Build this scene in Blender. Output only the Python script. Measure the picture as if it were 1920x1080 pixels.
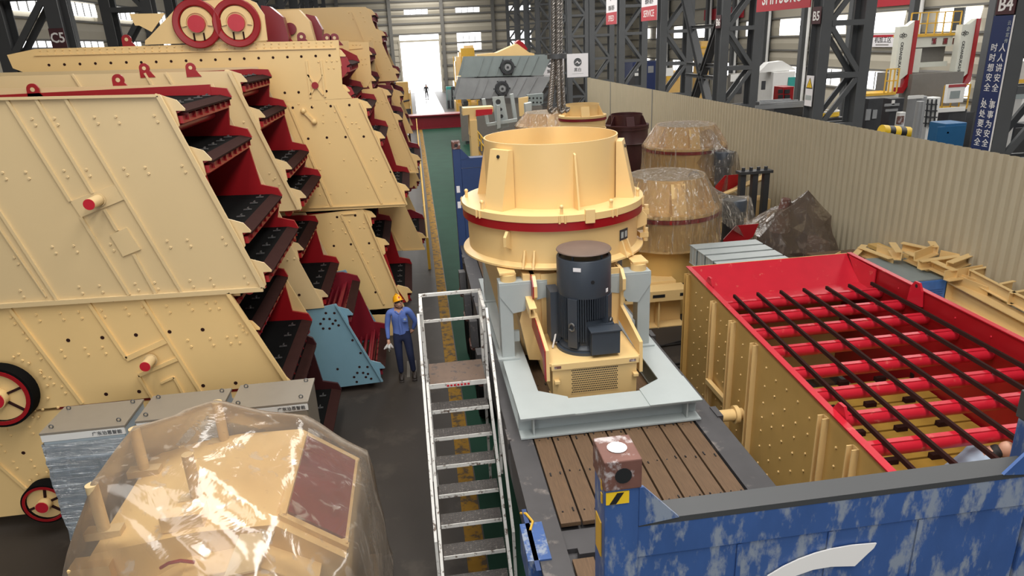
import bpy, bmesh, math, random
from mathutils import Vector, Matrix
random.seed(7)
for o in list(bpy.data.objects): bpy.data.objects.remove(o)
SC = bpy.context.scene
COL = SC.collection

# ------------------------------------------------------------------ camera
F, CX, CY, CAMH = 1300.0, 960.0, 540.0, 6.2      # focal length in pixels of a 1920x1080 frame, camera height in metres
_d = Vector((768-CX, 84-CY, F)).normalized()     # hall's long axis (+Y) seen from the camera
_v = Vector((1127-CX, 4215-CY, F))               # plumb direction
_v = (_v - _d*_v.dot(_d)).normalized()
_u = -_v
_x = _d.cross(_u)
if _x.x < 0: _x = -_x
AX = (_x, _d, _u)                                # world axes in camera coordinates (x right, y down, z forward)
RX = Vector((_x.x, _d.x, _u.x)); RD = Vector((_x.y, _d.y, _u.y)); RF = Vector((_x.z, _d.z, _u.z))
cam = bpy.data.cameras.new('camera'); camo = bpy.data.objects.new('camera', cam); COL.objects.link(camo)
M = Matrix((( RX.x, -RD.x, -RF.x, 0), (RX.y, -RD.y, -RF.y, 0), (RX.z, -RD.z, -RF.z, CAMH), (0, 0, 0, 1)))
camo.matrix_world = M
cam.sensor_fit = 'HORIZONTAL'; cam.sensor_width = 36.0; cam.lens = F/1920*36.0
cam.clip_start = 0.05; cam.clip_end = 400
SC.camera = camo

def ray(px, py):
    c = ((px-CX)/F, (py-CY)/F, 1.0)
    return RX*c[0] + RD*c[1] + RF*c[2]
O = Vector((0, 0, CAMH))
def aty(px, py, Y):                              # the point of the plane y=Y behind a photo pixel
    d = ray(px, py); return O + d*(Y/d.y)
def atz(px, py, z=0.0):
    d = ray(px, py); return O + d*((z-CAMH)/d.z)
def atx(px, py, X):
    d = ray(px, py); return O + d*(X/d.x)

# ------------------------------------------------------------------ world, lights, exposure
W = bpy.data.worlds.new('world'); SC.world = W; W.use_nodes = True
bg = W.node_tree.nodes['Background']; bg.inputs[0].default_value = (0.93, 0.95, 1.0, 1); bg.inputs[1].default_value = 0.11
def area(name, loc, rot, sx, sy, power, col=(1, 1, 1)):
    l = bpy.data.lights.new(name, 'AREA'); l.shape = 'RECTANGLE'; l.size = sx; l.size_y = sy; l.energy = power; l.color = col
    o = bpy.data.objects.new(name, l); COL.objects.link(o); o.location = loc; o.rotation_euler = rot; return o
# area lamps for unseen roof skylights of both bays and the unseen near gate
for nm, x, y, sx, sy, p in (('skylight_fill_bay', -5.0, 0.0, 2.6, 16, 520), ('skylight_fill_bay', 3.0, 1.5, 2.6, 17, 1750), ('skylight_fill_bay', -2.0, 34.0, 3.0, 30, 2400),
                            ('skylight_fill_bay', 7.0, 40.0, 3.0, 34, 2600), ('skylight_fill_bay', -1.5, 7.0, 2.0, 10, 620), ('skylight_fill_bay', 2.0, 76.0, 6.0, 40, 5200), ('skylight_machining', 21.0, 30.0, 4.0, 50, 5200)):  # strips over the screens and before the far wall are added fill lamps
    area(nm, (x, y, 13.0), (0, 0, 0), sx, sy, p, (1.0, 0.965, 0.91))
area('gate_daylight', (-4.0, -14.0, 8.0), (math.radians(80), 0, 0), 16, 8, 1150, (0.96, 0.98, 1.0))
area('far_gate_daylight', (1.6, 99.0, 3.4), (math.radians(-90), 0, 0), 5.5, 6.0, 350, (1, 1, 1))
SC.view_settings.view_transform = 'Standard'; SC.view_settings.look = 'None'
SC.view_settings.exposure = 0.0; SC.view_settings.gamma = 1.0; SC.view_settings.use_curve_mapping = False

# ------------------------------------------------------------------ materials
MATS = {}
def mat(name, rgb, rough=0.5, metal=0.0, var=0.08, vs=6.0, wear=None, wa=0.0, ws=9.0, bump=0.0, bs=40.0, spec=0.5, coat=0.0, emit=None, es=0.0, stretch=None):
    """painted / raw surface: base colour with soft blotchy variation, optional wear patches and fine relief"""
    m = bpy.data.materials.new(name); m.use_nodes = True; nt = m.node_tree; N = nt.nodes; L = nt.links
    b = N['Principled BSDF']
    b.inputs['Roughness'].default_value = rough; b.inputs['Metallic'].default_value = metal
    b.inputs['Specular IOR Level'].default_value = spec; b.inputs['Coat Weight'].default_value = coat
    tc = N.new('ShaderNodeTexCoord'); src = tc.outputs['Object']
    if stretch:
        mp = N.new('ShaderNodeMapping'); mp.inputs['Scale'].default_value = stretch; L.new(src, mp.inputs[0]); src = mp.outputs[0]
    n = N.new('ShaderNodeTexNoise'); n.inputs['Scale'].default_value = vs; n.inputs['Detail'].default_value = 5; L.new(src, n.inputs['Vector'])
    mx = N.new('ShaderNodeMix'); mx.data_type = 'RGBA'
    mx.inputs['A'].default_value = (*[c*(1-var) for c in rgb], 1); mx.inputs['B'].default_value = (*[min(1, c*(1+var)) for c in rgb], 1)
    L.new(n.outputs['Fac'], mx.inputs['Factor']); out = mx.outputs['Result']
    if wear:
        n2 = N.new('ShaderNodeTexNoise'); n2.inputs['Scale'].default_value = ws; n2.inputs['Detail'].default_value = 8; n2.inputs['Roughness'].default_value = 0.65; L.new(src, n2.inputs['Vector'])
        cr = N.new('ShaderNodeValToRGB'); cr.color_ramp.elements[0].position = 1-wa-0.05; cr.color_ramp.elements[1].position = 1-wa+0.05
        L.new(n2.outputs['Fac'], cr.inputs[0])
        m2 = N.new('ShaderNodeMix'); m2.data_type = 'RGBA'; L.new(out, m2.inputs['A']); m2.inputs['B'].default_value = (*wear, 1); L.new(cr.outputs[0], m2.inputs['Factor']); out = m2.outputs['Result']
    L.new(out, b.inputs['Base Color'])
    if bump:
        n3 = N.new('ShaderNodeTexNoise'); n3.inputs['Scale'].default_value = bs; n3.inputs['Detail'].default_value = 3; L.new(src, n3.inputs['Vector'])
        bp = N.new('ShaderNodeBump'); bp.inputs['Strength'].default_value = bump; bp.inputs['Distance'].default_value = 0.01; L.new(n3.outputs['Fac'], bp.inputs['Height']); L.new(bp.outputs[0], b.inputs['Normal'])
    if emit:
        b.inputs['Emission Color'].default_value = (*emit, 1); b.inputs['Emission Strength'].default_value = es
    MATS[name] = m; return m
CREAM = mat('cream_paint', (0.78, 0.545, 0.245), 0.36, var=0.05, vs=1.5, bump=0.02, bs=60)
CREAMW = mat('cream_paint_pale', (0.66, 0.50, 0.275), 0.30, var=0.05, vs=1.2, bump=0.02, bs=60)
OCHRE = mat('ochre_paint', (0.60, 0.375, 0.12), 0.45, var=0.10, vs=3)
RED = mat('red_paint', (0.30, 0.006, 0.010), 0.36, var=0.10, vs=4)
REDB = mat('bright_red_paint', (0.50, 0.013, 0.028), 0.33, var=0.10, vs=5, wear=(0.62, 0.16, 0.12), wa=0.33, ws=7)
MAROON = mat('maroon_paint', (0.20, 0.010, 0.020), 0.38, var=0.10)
BLACK = mat('black_rubber', (0.006, 0.006, 0.006), 0.9, var=0.2, bump=0.05, spec=0.05)
BROWN = mat('brown_lip_steel', (0.034, 0.014, 0.012), 0.85, spec=0.05, var=0.2, vs=8)
CLIP = mat('bare_clip_steel', (0.15, 0.15, 0.15), 0.4, 0.6)
GREYB = mat('grey_blue_paint', (0.39, 0.43, 0.43), 0.40, var=0.05)
STEELB = mat('light_blue_paint', (0.20, 0.36, 0.45), 0.40, var=0.05)
MOTOR = mat('motor_grey', (0.040, 0.050, 0.066), 0.42, var=0.08)
MOTORTOP = mat('motor_cap_dusty', (0.15, 0.105, 0.085), 0.5, var=0.12)
BLUE = mat('container_blue', (0.040, 0.095, 0.27), 0.45, var=0.25, vs=3, wear=(0.23, 0.27, 0.34), wa=0.445, ws=4.0, bump=0.05, stretch=(2.4, 2.4, 1.0))
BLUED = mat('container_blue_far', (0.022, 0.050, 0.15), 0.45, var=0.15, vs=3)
DECKS = mat('dark_deck_steel', (0.055, 0.052, 0.055), 0.55, var=0.25, vs=4, wear=(0.19, 0.165, 0.15), wa=0.36, ws=3)
RUST = mat('rusty_casting', (0.14, 0.06, 0.045), 0.7, var=0.35, vs=9, wear=(0.42, 0.38, 0.38), wa=0.42, ws=11)
WOOD = mat('deck_wood', (0.115, 0.066, 0.033), 0.7, var=0.45, vs=5, stretch=(14, 1.0, 14), bump=0.2, bs=18)
CONC = mat('dark_concrete', (0.042, 0.035, 0.030), 0.55, spec=0.30, var=0.35, vs=0.7, wear=(0.062, 0.052, 0.043), wa=0.40, ws=1.3, bump=0.06, bs=30)
GREEN = mat('green_floor_paint', (0.020, 0.060, 0.040), 0.60, spec=0.03, var=0.25, vs=1.2, bump=0.05, bs=4)
PALEF = mat('pale_polished_floor', (0.55, 0.56, 0.58), 0.16, var=0.10, vs=1)
YLINE = mat('yellow_floor_line', (0.30, 0.165, 0.026), 0.7, spec=0.08, var=0.3, vs=5, wear=(0.10, 0.075, 0.05), wa=0.46, ws=6)
COLUMN = mat('column_grey_paint', (0.090, 0.095, 0.10), 0.45, var=0.12, vs=2)
COLDK = mat('column_dark_paint', (0.050, 0.052, 0.055), 0.5, var=0.12, vs=2)
CLAD = mat('wall_cladding', (0.50, 0.46, 0.37), 0.55, var=0.06, vs=1)
CLADG = mat('wall_girt', (0.17, 0.165, 0.15), 0.55)
FENCE = mat('fence_sheet', (0.46, 0.40, 0.285), 0.50, var=0.07, vs=1.5)
GREENGREY = mat('grey_primer', (0.23, 0.27, 0.27), 0.45, var=0.15, vs=2)
ZINC = mat('stained_zinc', (0.30, 0.31, 0.32), 0.45, 0.2, var=0.35, vs=1.2)
YEL = mat('yellow_rail_paint', (0.62, 0.36, 0.035), 0.45)
WHITEP = mat('chipped_white_paint', (0.66, 0.65, 0.62), 0.5, var=0.1, vs=10, wear=(0.11, 0.07, 0.05), wa=0.40, ws=14)
TREAD = mat('tread_steel', (0.085, 0.075, 0.07), 0.5, 0.2, var=0.35, vs=10, wear=(0.22, 0.20, 0.18), wa=0.40, ws=24)
TREADB = mat('tread_rusty', (0.15, 0.095, 0.065), 0.65, 0.0, var=0.35, vs=8, wear=(0.07, 0.055, 0.05), wa=0.42, ws=8)
WHITE = mat('white_enamel', (0.72, 0.72, 0.70), 0.4, var=0.04)
SIGNW = mat('sign_white', (0.80, 0.78, 0.80), 0.5, var=0.02)
SIGNR = mat('sign_red', (0.45, 0.02, 0.035), 0.5, var=0.04)
SIGNB = mat('sign_navy', (0.012, 0.026, 0.105), 0.45, var=0.05)
SIGNM = mat('sign_maroon', (0.055, 0.010, 0.014), 0.5, var=0.05)
INKW = mat('ink_white', (0.82, 0.80, 0.78), 0.5, var=0.0)
INKK = mat('ink_black', (0.012, 0.012, 0.014), 0.5, var=0.0)
INKY = mat('ink_yellow', (0.80, 0.52, 0.02), 0.5, var=0.0)
MACHW = mat('machine_offwhite', (0.60, 0.61, 0.54), 0.4, var=0.04)
MACHK = mat('machine_dark', (0.035, 0.037, 0.042), 0.45, var=0.3)
MACHG = mat('machine_grey', (0.16, 0.15, 0.135), 0.45, var=0.1)
CYAN = mat('cabinet_blue', (0.022, 0.13, 0.30), 0.45)
TEAL = mat('machine_teal', (0.03, 0.30, 0.27), 0.45)
CABTOP = mat('cabinet_beige', (0.235, 0.205, 0.165), 0.40, var=0.06)
ROPE = mat('wire_rope', (0.20, 0.185, 0.17), 0.42, 0.75, var=0.5, vs=60)
CABLE = mat('black_cable', (0.015, 0.015, 0.016), 0.45)
SKIN = mat('skin', (0.50, 0.27, 0.18), 0.5, var=0.06)
SHIRT = mat('blue_shirt', (0.115, 0.19, 0.52), 0.8, var=0.12, vs=9, bump=0.25, bs=22)
NAVY = mat('navy_trousers', (0.014, 0.022, 0.065), 0.85, var=0.15, bump=0.25, bs=22)
SHOE = mat('dark_shoe', (0.03, 0.022, 0.018), 0.6)
HAT = mat('yellow_helmet', (0.86, 0.40, 0.008), 0.30, var=0.04)
HAIR = mat('black_hair', (0.012, 0.010, 0.010), 0.7)
GLOVE = mat('white_cotton', (0.62, 0.60, 0.57), 0.9, bump=0.3, bs=60)
DARKCL = mat('dark_clothes', (0.05, 0.05, 0.055), 0.9)
MESHY = mat('yellow_screen_panel', (0.40, 0.235, 0.035), 0.6, var=0.15, vs=8)
BLUETARP = mat('blue_wrap', (0.06, 0.19, 0.56), 0.30, var=0.25, vs=6, bump=0.3, bs=9)
WIN = mat('daylit_pane', (0.9, 0.92, 0.95), 0.3, var=0.0, emit=(0.97, 0.98, 1.0), es=3.2)
OUT = mat('daylight_outside', (0.9, 0.9, 0.9), 0.9, var=0.0, emit=(1, 1, 1), es=4.0)

def film(name, col, alpha, rough=0.12, bump=0.5, bs=5.0, stretch=None, milk=0.5, dist=0.06, crease=0.0, cs=(14, 14, 1.2), c0=0.57):
    """clear plastic film: see-through with milky scatter and sharp wrinkled highlights"""
    m = bpy.data.materials.new(name); m.use_nodes = True; nt = m.node_tree; N = nt.nodes; L = nt.links
    for n in list(N): N.remove(n)
    out = N.new('ShaderNodeOutputMaterial'); tr = N.new('ShaderNodeBsdfTransparent'); tr.inputs[0].default_value = (0.97, 0.95, 0.92, 1)
    df = N.new('ShaderNodeBsdfDiffuse'); df.inputs[0].default_value = (*col, 1)
    gl = N.new('ShaderNodeBsdfGlossy'); gl.inputs['Roughness'].default_value = rough
    tc = N.new('ShaderNodeTexCoord'); src = tc.outputs['Object']
    if stretch:
        mp = N.new('ShaderNodeMapping'); mp.inputs['Scale'].default_value = stretch; L.new(src, mp.inputs[0]); src = mp.outputs[0]
    n = N.new('ShaderNodeTexNoise'); n.inputs['Scale'].default_value = bs; n.inputs['Detail'].default_value = 4; n.inputs['Distortion'].default_value = 1.2; L.new(src, n.inputs['Vector'])
    bp = N.new('ShaderNodeBump'); bp.inputs['Strength'].default_value = bump; bp.inputs['Distance'].default_value = dist; L.new(n.outputs['Fac'], bp.inputs['Height']); L.new(bp.outputs[0], gl.inputs['Normal'])
    m1 = N.new('ShaderNodeMixShader'); m1.inputs[0].default_value = milk; L.new(gl.outputs[0], m1.inputs[1]); L.new(df.outputs[0], m1.inputs[2])
    fr = N.new('ShaderNodeFresnel'); fr.inputs['IOR'].default_value = 1.5; L.new(bp.outputs[0], fr.inputs['Normal'])
    ad = N.new('ShaderNodeMath'); ad.operation = 'MULTIPLY_ADD'; ad.inputs[1].default_value = 0.9; ad.inputs[2].default_value = alpha; ad.use_clamp = True; L.new(fr.outputs[0], ad.inputs[0])
    if crease:                                         # folds where the film lies double scatter more light
        mp2 = N.new('ShaderNodeMapping'); mp2.inputs['Scale'].default_value = cs; mp2.inputs['Rotation'].default_value = (0.12, 0.15, 0); L.new(tc.outputs['Object'], mp2.inputs[0])
        n5 = N.new('ShaderNodeTexNoise'); n5.inputs['Scale'].default_value = 1.0; n5.inputs['Detail'].default_value = 3; n5.inputs['Distortion'].default_value = 0.5; L.new(mp2.outputs[0], n5.inputs['Vector'])
        r5 = N.new('ShaderNodeMapRange'); r5.inputs['From Min'].default_value = c0; r5.inputs['From Max'].default_value = c0+0.09; r5.inputs['To Max'].default_value = crease; L.new(n5.outputs['Fac'], r5.inputs['Value'])
        a5 = N.new('ShaderNodeMath'); a5.operation = 'ADD'; a5.use_clamp = True; L.new(ad.outputs[0], a5.inputs[0]); L.new(r5.outputs[0], a5.inputs[1]); ad = a5
    m2 = N.new('ShaderNodeMixShader'); L.new(ad.outputs[0], m2.inputs[0]); L.new(tr.outputs[0], m2.inputs[1]); L.new(m1.outputs[0], m2.inputs[2])
    L.new(m2.outputs[0], out.inputs[0]); MATS[name] = m; return m
FILM = film('plastic_film', (0.50, 0.43, 0.36), 0.20, 0.13, 0.35, 1.6, milk=0.66, crease=0.30, cs=(7, 7, 1.4), c0=0.60)
FILMT = film('plastic_film_tight', (0.72, 0.64, 0.54), 0.04, 0.09, 1.0, 5.0, (3, 3, 0.6), milk=0.45, crease=0.42, cs=(13, 13, 1.3))
FILMD = film('plastic_film_dusty', (0.27, 0.20, 0.15), 0.34, 0.22, 0.5, 3.0, milk=0.75, crease=0.25, cs=(6, 6, 2), c0=0.56)
FILMS = film('stretch_wrap', (0.42, 0.50, 0.58), 0.42, 0.14, 1.0, 5.0, (0.7, 0.7, 6), milk=0.45, dist=0.35, crease=0.5, cs=(2.5, 2.5, 30), c0=0.54)

# ------------------------------------------------------------------ mesh helpers
class MB:
    def __init__(s): s.v = []; s.f = []; s.m = []; s.cur = 0
    def add(s, vs, fs):
        b = len(s.v); s.v += [Vector(v) for v in vs]; s.f += [[b+i for i in f] for f in fs]; s.m += [s.cur]*len(fs); return s
    def box(s, x0, x1, y0, y1, z0, z1):
        return s.add([(x0,y0,z0),(x1,y0,z0),(x1,y1,z0),(x0,y1,z0),(x0,y0,z1),(x1,y0,z1),(x1,y1,z1),(x0,y1,z1)],
                     [(3,2,1,0),(4,5,6,7),(0,1,5,4),(1,2,6,5),(2,3,7,6),(3,0,4,7)])
    def prism(s, pts, ax, a, b):
        f = {'y': lambda p, t: (p[0], t, p[1]), 'x': lambda p, t: (t, p[0], p[1]), 'z': lambda p, t: (p[0], p[1], t)}[ax]
        n = len(pts)
        return s.add([f(p, a) for p in pts] + [f(p, b) for p in pts],
                     [list(range(n))[::-1], [n+i for i in range(n)]] + [(i, (i+1) % n, n+(i+1) % n, n+i) for i in range(n)])
    def slab(s, pts, off):
        n = len(pts); off = Vector(off); P = [Vector(p) for p in pts]
        return s.add(P + [p+off for p in P], [list(range(n))[::-1], [n+i for i in range(n)]] + [(i, (i+1) % n, n+(i+1) % n, n+i) for i in range(n)])
    def frame(s, p, q, up=(0, 0, 1)):
        p, q = Vector(p), Vector(q); d = (q-p).normalized(); u = Vector(up)
        if abs(d.dot(u)) > 0.98: u = Vector((0, 1, 0)) if abs(d.y) < 0.9 else Vector((1, 0, 0))
        sd = d.cross(u).normalized(); u = sd.cross(d).normalized(); return p, q, d, sd, u
    def bar(s, p, q, w, h, up=(0, 0, 1)):
        p, q, d, sd, u = s.frame(p, q, up); a, b = sd*w/2, u*h/2
        return s.add([p-a-b, p+a-b, p+a+b, p-a+b, q-a-b, q+a-b, q+a+b, q-a+b], [(3,2,1,0),(4,5,6,7),(0,1,5,4),(1,2,6,5),(2,3,7,6),(3,0,4,7)])
    def sect(s, p, q, prof, up=(0, 0, 1)):      # any closed section (side, up) swept from p to q
        p, q, d, sd, u = s.frame(p, q, up); n = len(prof)
        return s.add([p+sd*a+u*b for a, b in prof] + [q+sd*a+u*b for a, b in prof], [list(range(n))[::-1], [n+i for i in range(n)]] + [(i, (i+1) % n, n+(i+1) % n, n+i) for i in range(n)])
    def tube(s, p, q, r, n=12, r2=None, caps=True):
        p, q, d, sd, u = s.frame(p, q); r2 = r if r2 is None else r2
        vs = [p+(sd*math.cos(2*math.pi*i/n)+u*math.sin(2*math.pi*i/n))*r for i in range(n)] + [q+(sd*math.cos(2*math.pi*i/n)+u*math.sin(2*math.pi*i/n))*r2 for i in range(n)]
        fs = [(i, (i+1) % n, n+(i+1) % n, n+i) for i in range(n)]
        if caps: fs += [list(range(n))[::-1], [n+i for i in range(n)]]
        return s.add(vs, fs)
    def path(s, pts, r, n=8):
        P = [Vector(p) for p in pts]; vs = []; fs = []
        for k, p in enumerate(P):
            d = (P[min(k+1, len(P)-1)]-P[max(k-1, 0)]).normalized(); u = Vector((0, 0, 1)) if abs(d.z) < 0.95 else Vector((0, 1, 0))
            sd = d.cross(u).normalized(); u = sd.cross(d)
            vs += [p+(sd*math.cos(2*math.pi*i/n)+u*math.sin(2*math.pi*i/n))*(r[k] if isinstance(r, (list, tuple)) else r) for i in range(n)]
        for k in range(len(P)-1): fs += [(k*n+i, k*n+(i+1) % n, (k+1)*n+(i+1) % n, (k+1)*n+i) for i in range(n)]
        fs += [list(range(n))[::-1], [(len(P)-1)*n+i for i in range(n)]]
        return s.add(vs, fs)
    def lathe(s, prof, c, n=32, closed=False, axis='z', a0=0.0, a1=2*math.pi):
        c = Vector(c); full = abs(a1-a0-2*math.pi) < 1e-6; m = n if full else n+1; vs = []; k = len(prof)
        for i in range(m):
            a = a0+(a1-a0)*i/n; ca, sa = math.cos(a), math.sin(a)
            for r, z in prof:
                vs.append(c+(Vector((r*ca, r*sa, z)) if axis == 'z' else Vector((r*ca, z, r*sa)) if axis == 'y' else Vector((z, r*ca, r*sa))))
        fs = []
        for i in range(n):
            j = (i+1) % m
            for t in range(k if closed else k-1):
                u = (t+1) % k
                fs.append((i*k+t, j*k+t, j*k+u, i*k+u))
        return s.add(vs, fs)
    def ball(s, c, r, n=10, m=6):
        c = Vector(c); r = Vector((r, r, r)) if not hasattr(r, '__len__') else Vector(r)
        vs = [c+Vector((0, 0, r.z))]
        for j in range(1, m):
            t = math.pi*j/m
            vs += [c+Vector((r.x*math.sin(t)*math.cos(2*math.pi*i/n), r.y*math.sin(t)*math.sin(2*math.pi*i/n), r.z*math.cos(t))) for i in range(n)]
        vs.append(c-Vector((0, 0, r.z))); e = len(vs)-1
        fs = [(0, 1+i, 1+(i+1) % n) for i in range(n)]
        for j in range(m-2): fs += [(1+j*n+i, 1+(j+1)*n+i, 1+(j+1)*n+(i+1) % n, 1+j*n+(i+1) % n) for i in range(n)]
        fs += [(e, 1+(m-2)*n+(i+1) % n, 1+(m-2)*n+i) for i in range(n)]
        return s.add(vs, fs)
    def stud(s, c, r=0.014, h=0.012, d=(0, -1, 0)):
        c = Vector(c); d = Vector(d); return s.tube(c, c+d*h, r, 6, r*0.7)
    def build(s, name, mat, parent=None, smooth=False, bevel=0.0, kind=None, label=None, recalc=True):
        off = worldpos(parent) if parent else Vector((0, 0, 0))
        me = bpy.data.meshes.new(name); me.from_pydata([v-off for v in s.v], [], s.f)
        for m in (mat if isinstance(mat, (list, tuple)) else [mat]): me.materials.append(m)
        if any(s.m): me.polygons.foreach_set('material_index', s.m)
        if recalc:
            b = bmesh.new(); b.from_mesh(me); bmesh.ops.recalc_face_normals(b, faces=b.faces); b.to_mesh(me); b.free()
        o = bpy.data.objects.new(name, me); COL.objects.link(o)
        if parent: o.parent = parent
        if smooth:
            me.polygons.foreach_set('use_smooth', [True]*len(me.polygons))
            try: me.set_sharp_from_angle(angle=math.radians(38))
            except Exception: pass
        if bevel:
            bv = o.modifiers.new('bevel', 'BEVEL'); bv.width = bevel; bv.segments = 2; bv.limit_method = 'ANGLE'; bv.angle_limit = math.radians(40)
        if kind: o['kind'] = kind
        if label: o['label'] = label
        return o
WP = {}
def worldpos(o):
    p = Vector((0, 0, 0))
    while o is not None: p += o.location; o = o.parent
    return p
def tag(o, label, cat, group=None):
    o['label'] = label; o['category'] = cat
    if group: o['group'] = group
    return o
def thing(name, loc, label, cat, group=None):
    o = bpy.data.objects.new(name, None); COL.objects.link(o); o.location = loc; o.empty_display_size = 0.2
    return tag(o, label, cat, group)
def struct(o): o['kind'] = 'structure'; return o
def linked(o, name, parent, loc):                # another object sharing o's mesh
    c = o.copy(); c.name = name; COL.objects.link(c); c.parent = parent; c.location = loc; return c
def text(body, mat, parent, org, right, up, size, name='lettering', align='CENTER', sx=1.0, depth=0.004, bold=False):
    cu = bpy.data.curves.new(name, 'FONT'); cu.body = body; cu.size = size; cu.align_x = align; cu.align_y = 'CENTER'; cu.extrude = depth; cu.resolution_u = 2
    if bold: cu.offset = size*0.018
    t = bpy.data.objects.new('tmp', cu); COL.objects.link(t)
    bpy.context.view_layer.update()
    me = bpy.data.meshes.new_from_object(t.evaluated_get(bpy.context.evaluated_depsgraph_get())); bpy.data.objects.remove(t)
    r = Vector(right).normalized(); u = Vector(up).normalized(); n = r.cross(u); org = Vector(org); off = worldpos(parent)
    for v in me.vertices: v.co = org + r*v.co.x*sx + u*v.co.y + n*v.co.z - off
    me.materials.clear(); me.materials.append(mat)
    o = bpy.data.objects.new(name, me); COL.objects.link(o); o.parent = parent; return o
I_SEC = lambda w, h, t: [(-w/2,-h/2),(w/2,-h/2),(w/2,-h/2+t),(t/2,-h/2+t),(t/2,h/2-t),(w/2,h/2-t),(w/2,h/2),(-w/2,h/2),(-w/2,h/2-t),(-t/2,h/2-t),(-t/2,-h/2+t),(-w/2,-h/2+t)]
C_SEC = lambda w, h, t: [(-w/2,-h/2),(w/2,-h/2),(w/2,-h/2+t),(-w/2+t,-h/2+t),(-w/2+t,h/2-t),(w/2,h/2-t),(w/2,h/2),(-w/2,h/2)]
L_SEC = lambda w, h, t: [(-w/2,-h/2),(w/2,-h/2),(w/2,-h/2+t),(-w/2+t,-h/2+t),(-w/2+t,h/2),(-w/2,h/2)]
# ================================================================== the hall
fl = MB().box(-22, 31, -22, 99, -0.2, 0.0).build('floor', CONC); struct(fl)
MB().box(0.42, 3.42, -10, 55.5, 0.0, 0.004).build('green_lane', GREEN, fl)
MB().box(0.12, 2.75, 57.0, 99, 0.0, 0.004).build('glare_lane', PALEF, fl)  # glare from the open gate put into a paler floor strip
MB().box(0.16, 0.40, -10, 55.5, 0.0, 0.005).build('lane_line', YLINE, fl)
MB().box(3.44, 3.62, -10, 55.5, 0.0, 0.005).build('lane_line', YLINE, fl)
for k in range(4):
    MB().box(-0.62+k*0.13, -0.56+k*0.13, 12.55, 13.3, 0.0, 0.004).build('lane_line', MACHG, fl)
MB().box(-8, 12, 99.1, 140, -0.25, -0.01).build('floor_outside', PALEF)['kind'] = 'structure'

# far wall: cladding strips between girts, columns, windows, the open gate
YW = 98.0
girts = [0.0, 1.7, 3.4, 5.1, 6.2, 7.5, 8.8, 9.8, 10.6, 11.5, 13.0]
bays = [-22, -15.6, -8.85, -2.28, 4.48, 11.2, 18, 24.6, 31]
wf = MB().box(-22, 31, YW+0.35, YW+0.5, 11.4, 13.2).build('wall_far', CLAD); struct(wf)
fwin = [(-0.36, 2.69, 9.9, 10.54), (6.36, 9.49, 9.85, 10.5), (6.36, 9.48, 5.93, 7.33), (13.2, 16.3, 9.85, 10.5), (13.2, 16.3, 5.9, 7.3), (-7.4, -4.3, 9.9, 10.5)]
gate = (-1.22, 3.85, 0.0, 6.5)
for z0, z1 in zip(girts, girts[1:]):
    for x0, x1 in zip(bays, bays[1:]):
        segs = [(x0, x1)]
        for a, b, c, d in fwin+[gate]:
            if d > z0+0.2 and c < z1-0.2:
                segs = [s for u, v in segs for s in ((u, min(v, a)), (max(u, b), v)) if s[1]-s[0] > 0.05]
        for u, v in segs:
            MB().prism([(YW+0.2, z0+0.04), (YW+0.08, (z0+z1)/2), (YW+0.2, z1-0.04), (YW+0.34, z1-0.04), (YW+0.34, z0+0.04)], 'x', u+0.04, v-0.04).build('cladding_panel', CLAD, wf)
for z in girts[1:]:
    for a, b in ([(-22, 31)] if z > 6.5 else [(-22, gate[0]), (gate[1], 31)]):
        MB().box(a, b, YW-0.02, YW+0.18, z-0.11, z+0.11).build('girt', CLADG, wf)
for x in bays[1:-1]:
    MB().box(x-0.22, x+0.22, YW-0.3, YW-0.02, 0, 13).build('wall_column', CLADG, wf)
for i, (a, b, c, d) in enumerate(fwin):
    w = MB().box(a, b, YW+0.1, YW+0.14, c, d).build('window_%d' % (i+1), WIN); struct(w)
    for k in range(1, 4): MB().box(a+(b-a)*k/4-0.04, a+(b-a)*k/4+0.04, YW+0.05, YW+0.1, c, d).build('mullion', CLADG, w)
d1 = MB().box(gate[0]-0.25, gate[0], YW-0.12, YW+0.3, 0, 6.5).box(gate[1], gate[1]+0.25, YW-0.12, YW+0.3, 0, 6.5).box(gate[0]-0.25, gate[1]+0.25, YW-0.12, YW+0.3, 6.5, 6.75).build('door_1', CLAD); struct(d1)
for k in range(8): MB().box(gate[0]-0.9, gate[0]-0.3, YW-0.16, YW-0.08, 0.2+k*0.78, 0.9+k*0.78).build('leaf_panel', CLAD, d1)
ob = MB().box(-14, 18, 112, 112.2, -0.3, 9).build('daylight_outside', OUT); struct(ob)

# right wall of the machining bay
XW = 30.0
wr = MB().box(XW+0.35, XW+0.5, -20, 98, 0, 13).build('wall_right', CLAD); struct(wr)
gz = [0.0, 2.05, 3.35, 4.5, 5.55, 6.95, 8.4, 10.0, 11.5, 13.0]
rwin = []
y = 11.4
while y < 92:
    rwin += [(y, y+3.1, 5.65, 6.85), (y, y+3.1, 2.15, 3.25)]; y += 6.08
for k in range(13):
    y0 = 10.0+6.08*k; 
    for z0, z1 in zip(gz, gz[1:]):
        segs = [(y0, y0+6.08)]
        for a, b, c, d in rwin:
            if d > z0+0.3 and c < z1-0.3: segs = [s for u, v in segs for s in ((u, min(v, a)), (max(u, b), v)) if s[1]-s[0] > 0.05]
        for u, v in segs:
            MB().prism([(XW+0.22, z0+0.03), (XW+0.12, (z0+z1)/2), (XW+0.22, z1-0.03), (XW+0.34, z1-0.03), (XW+0.34, z0+0.03)], 'y', u+0.03, v-0.03).build('cladding_panel', CLAD, wr)
    MB().box(XW-0.5, XW+0.1, y0-0.22, y0+0.22, 0, 13).build('wall_column', COLUMN, wr)
    MB().tube((XW-0.3, y0-0.6, 0), (XW-0.3, y0-0.6, 13), 0.11, 10).build('downpipe', WHITE, wr, smooth=True)
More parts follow.
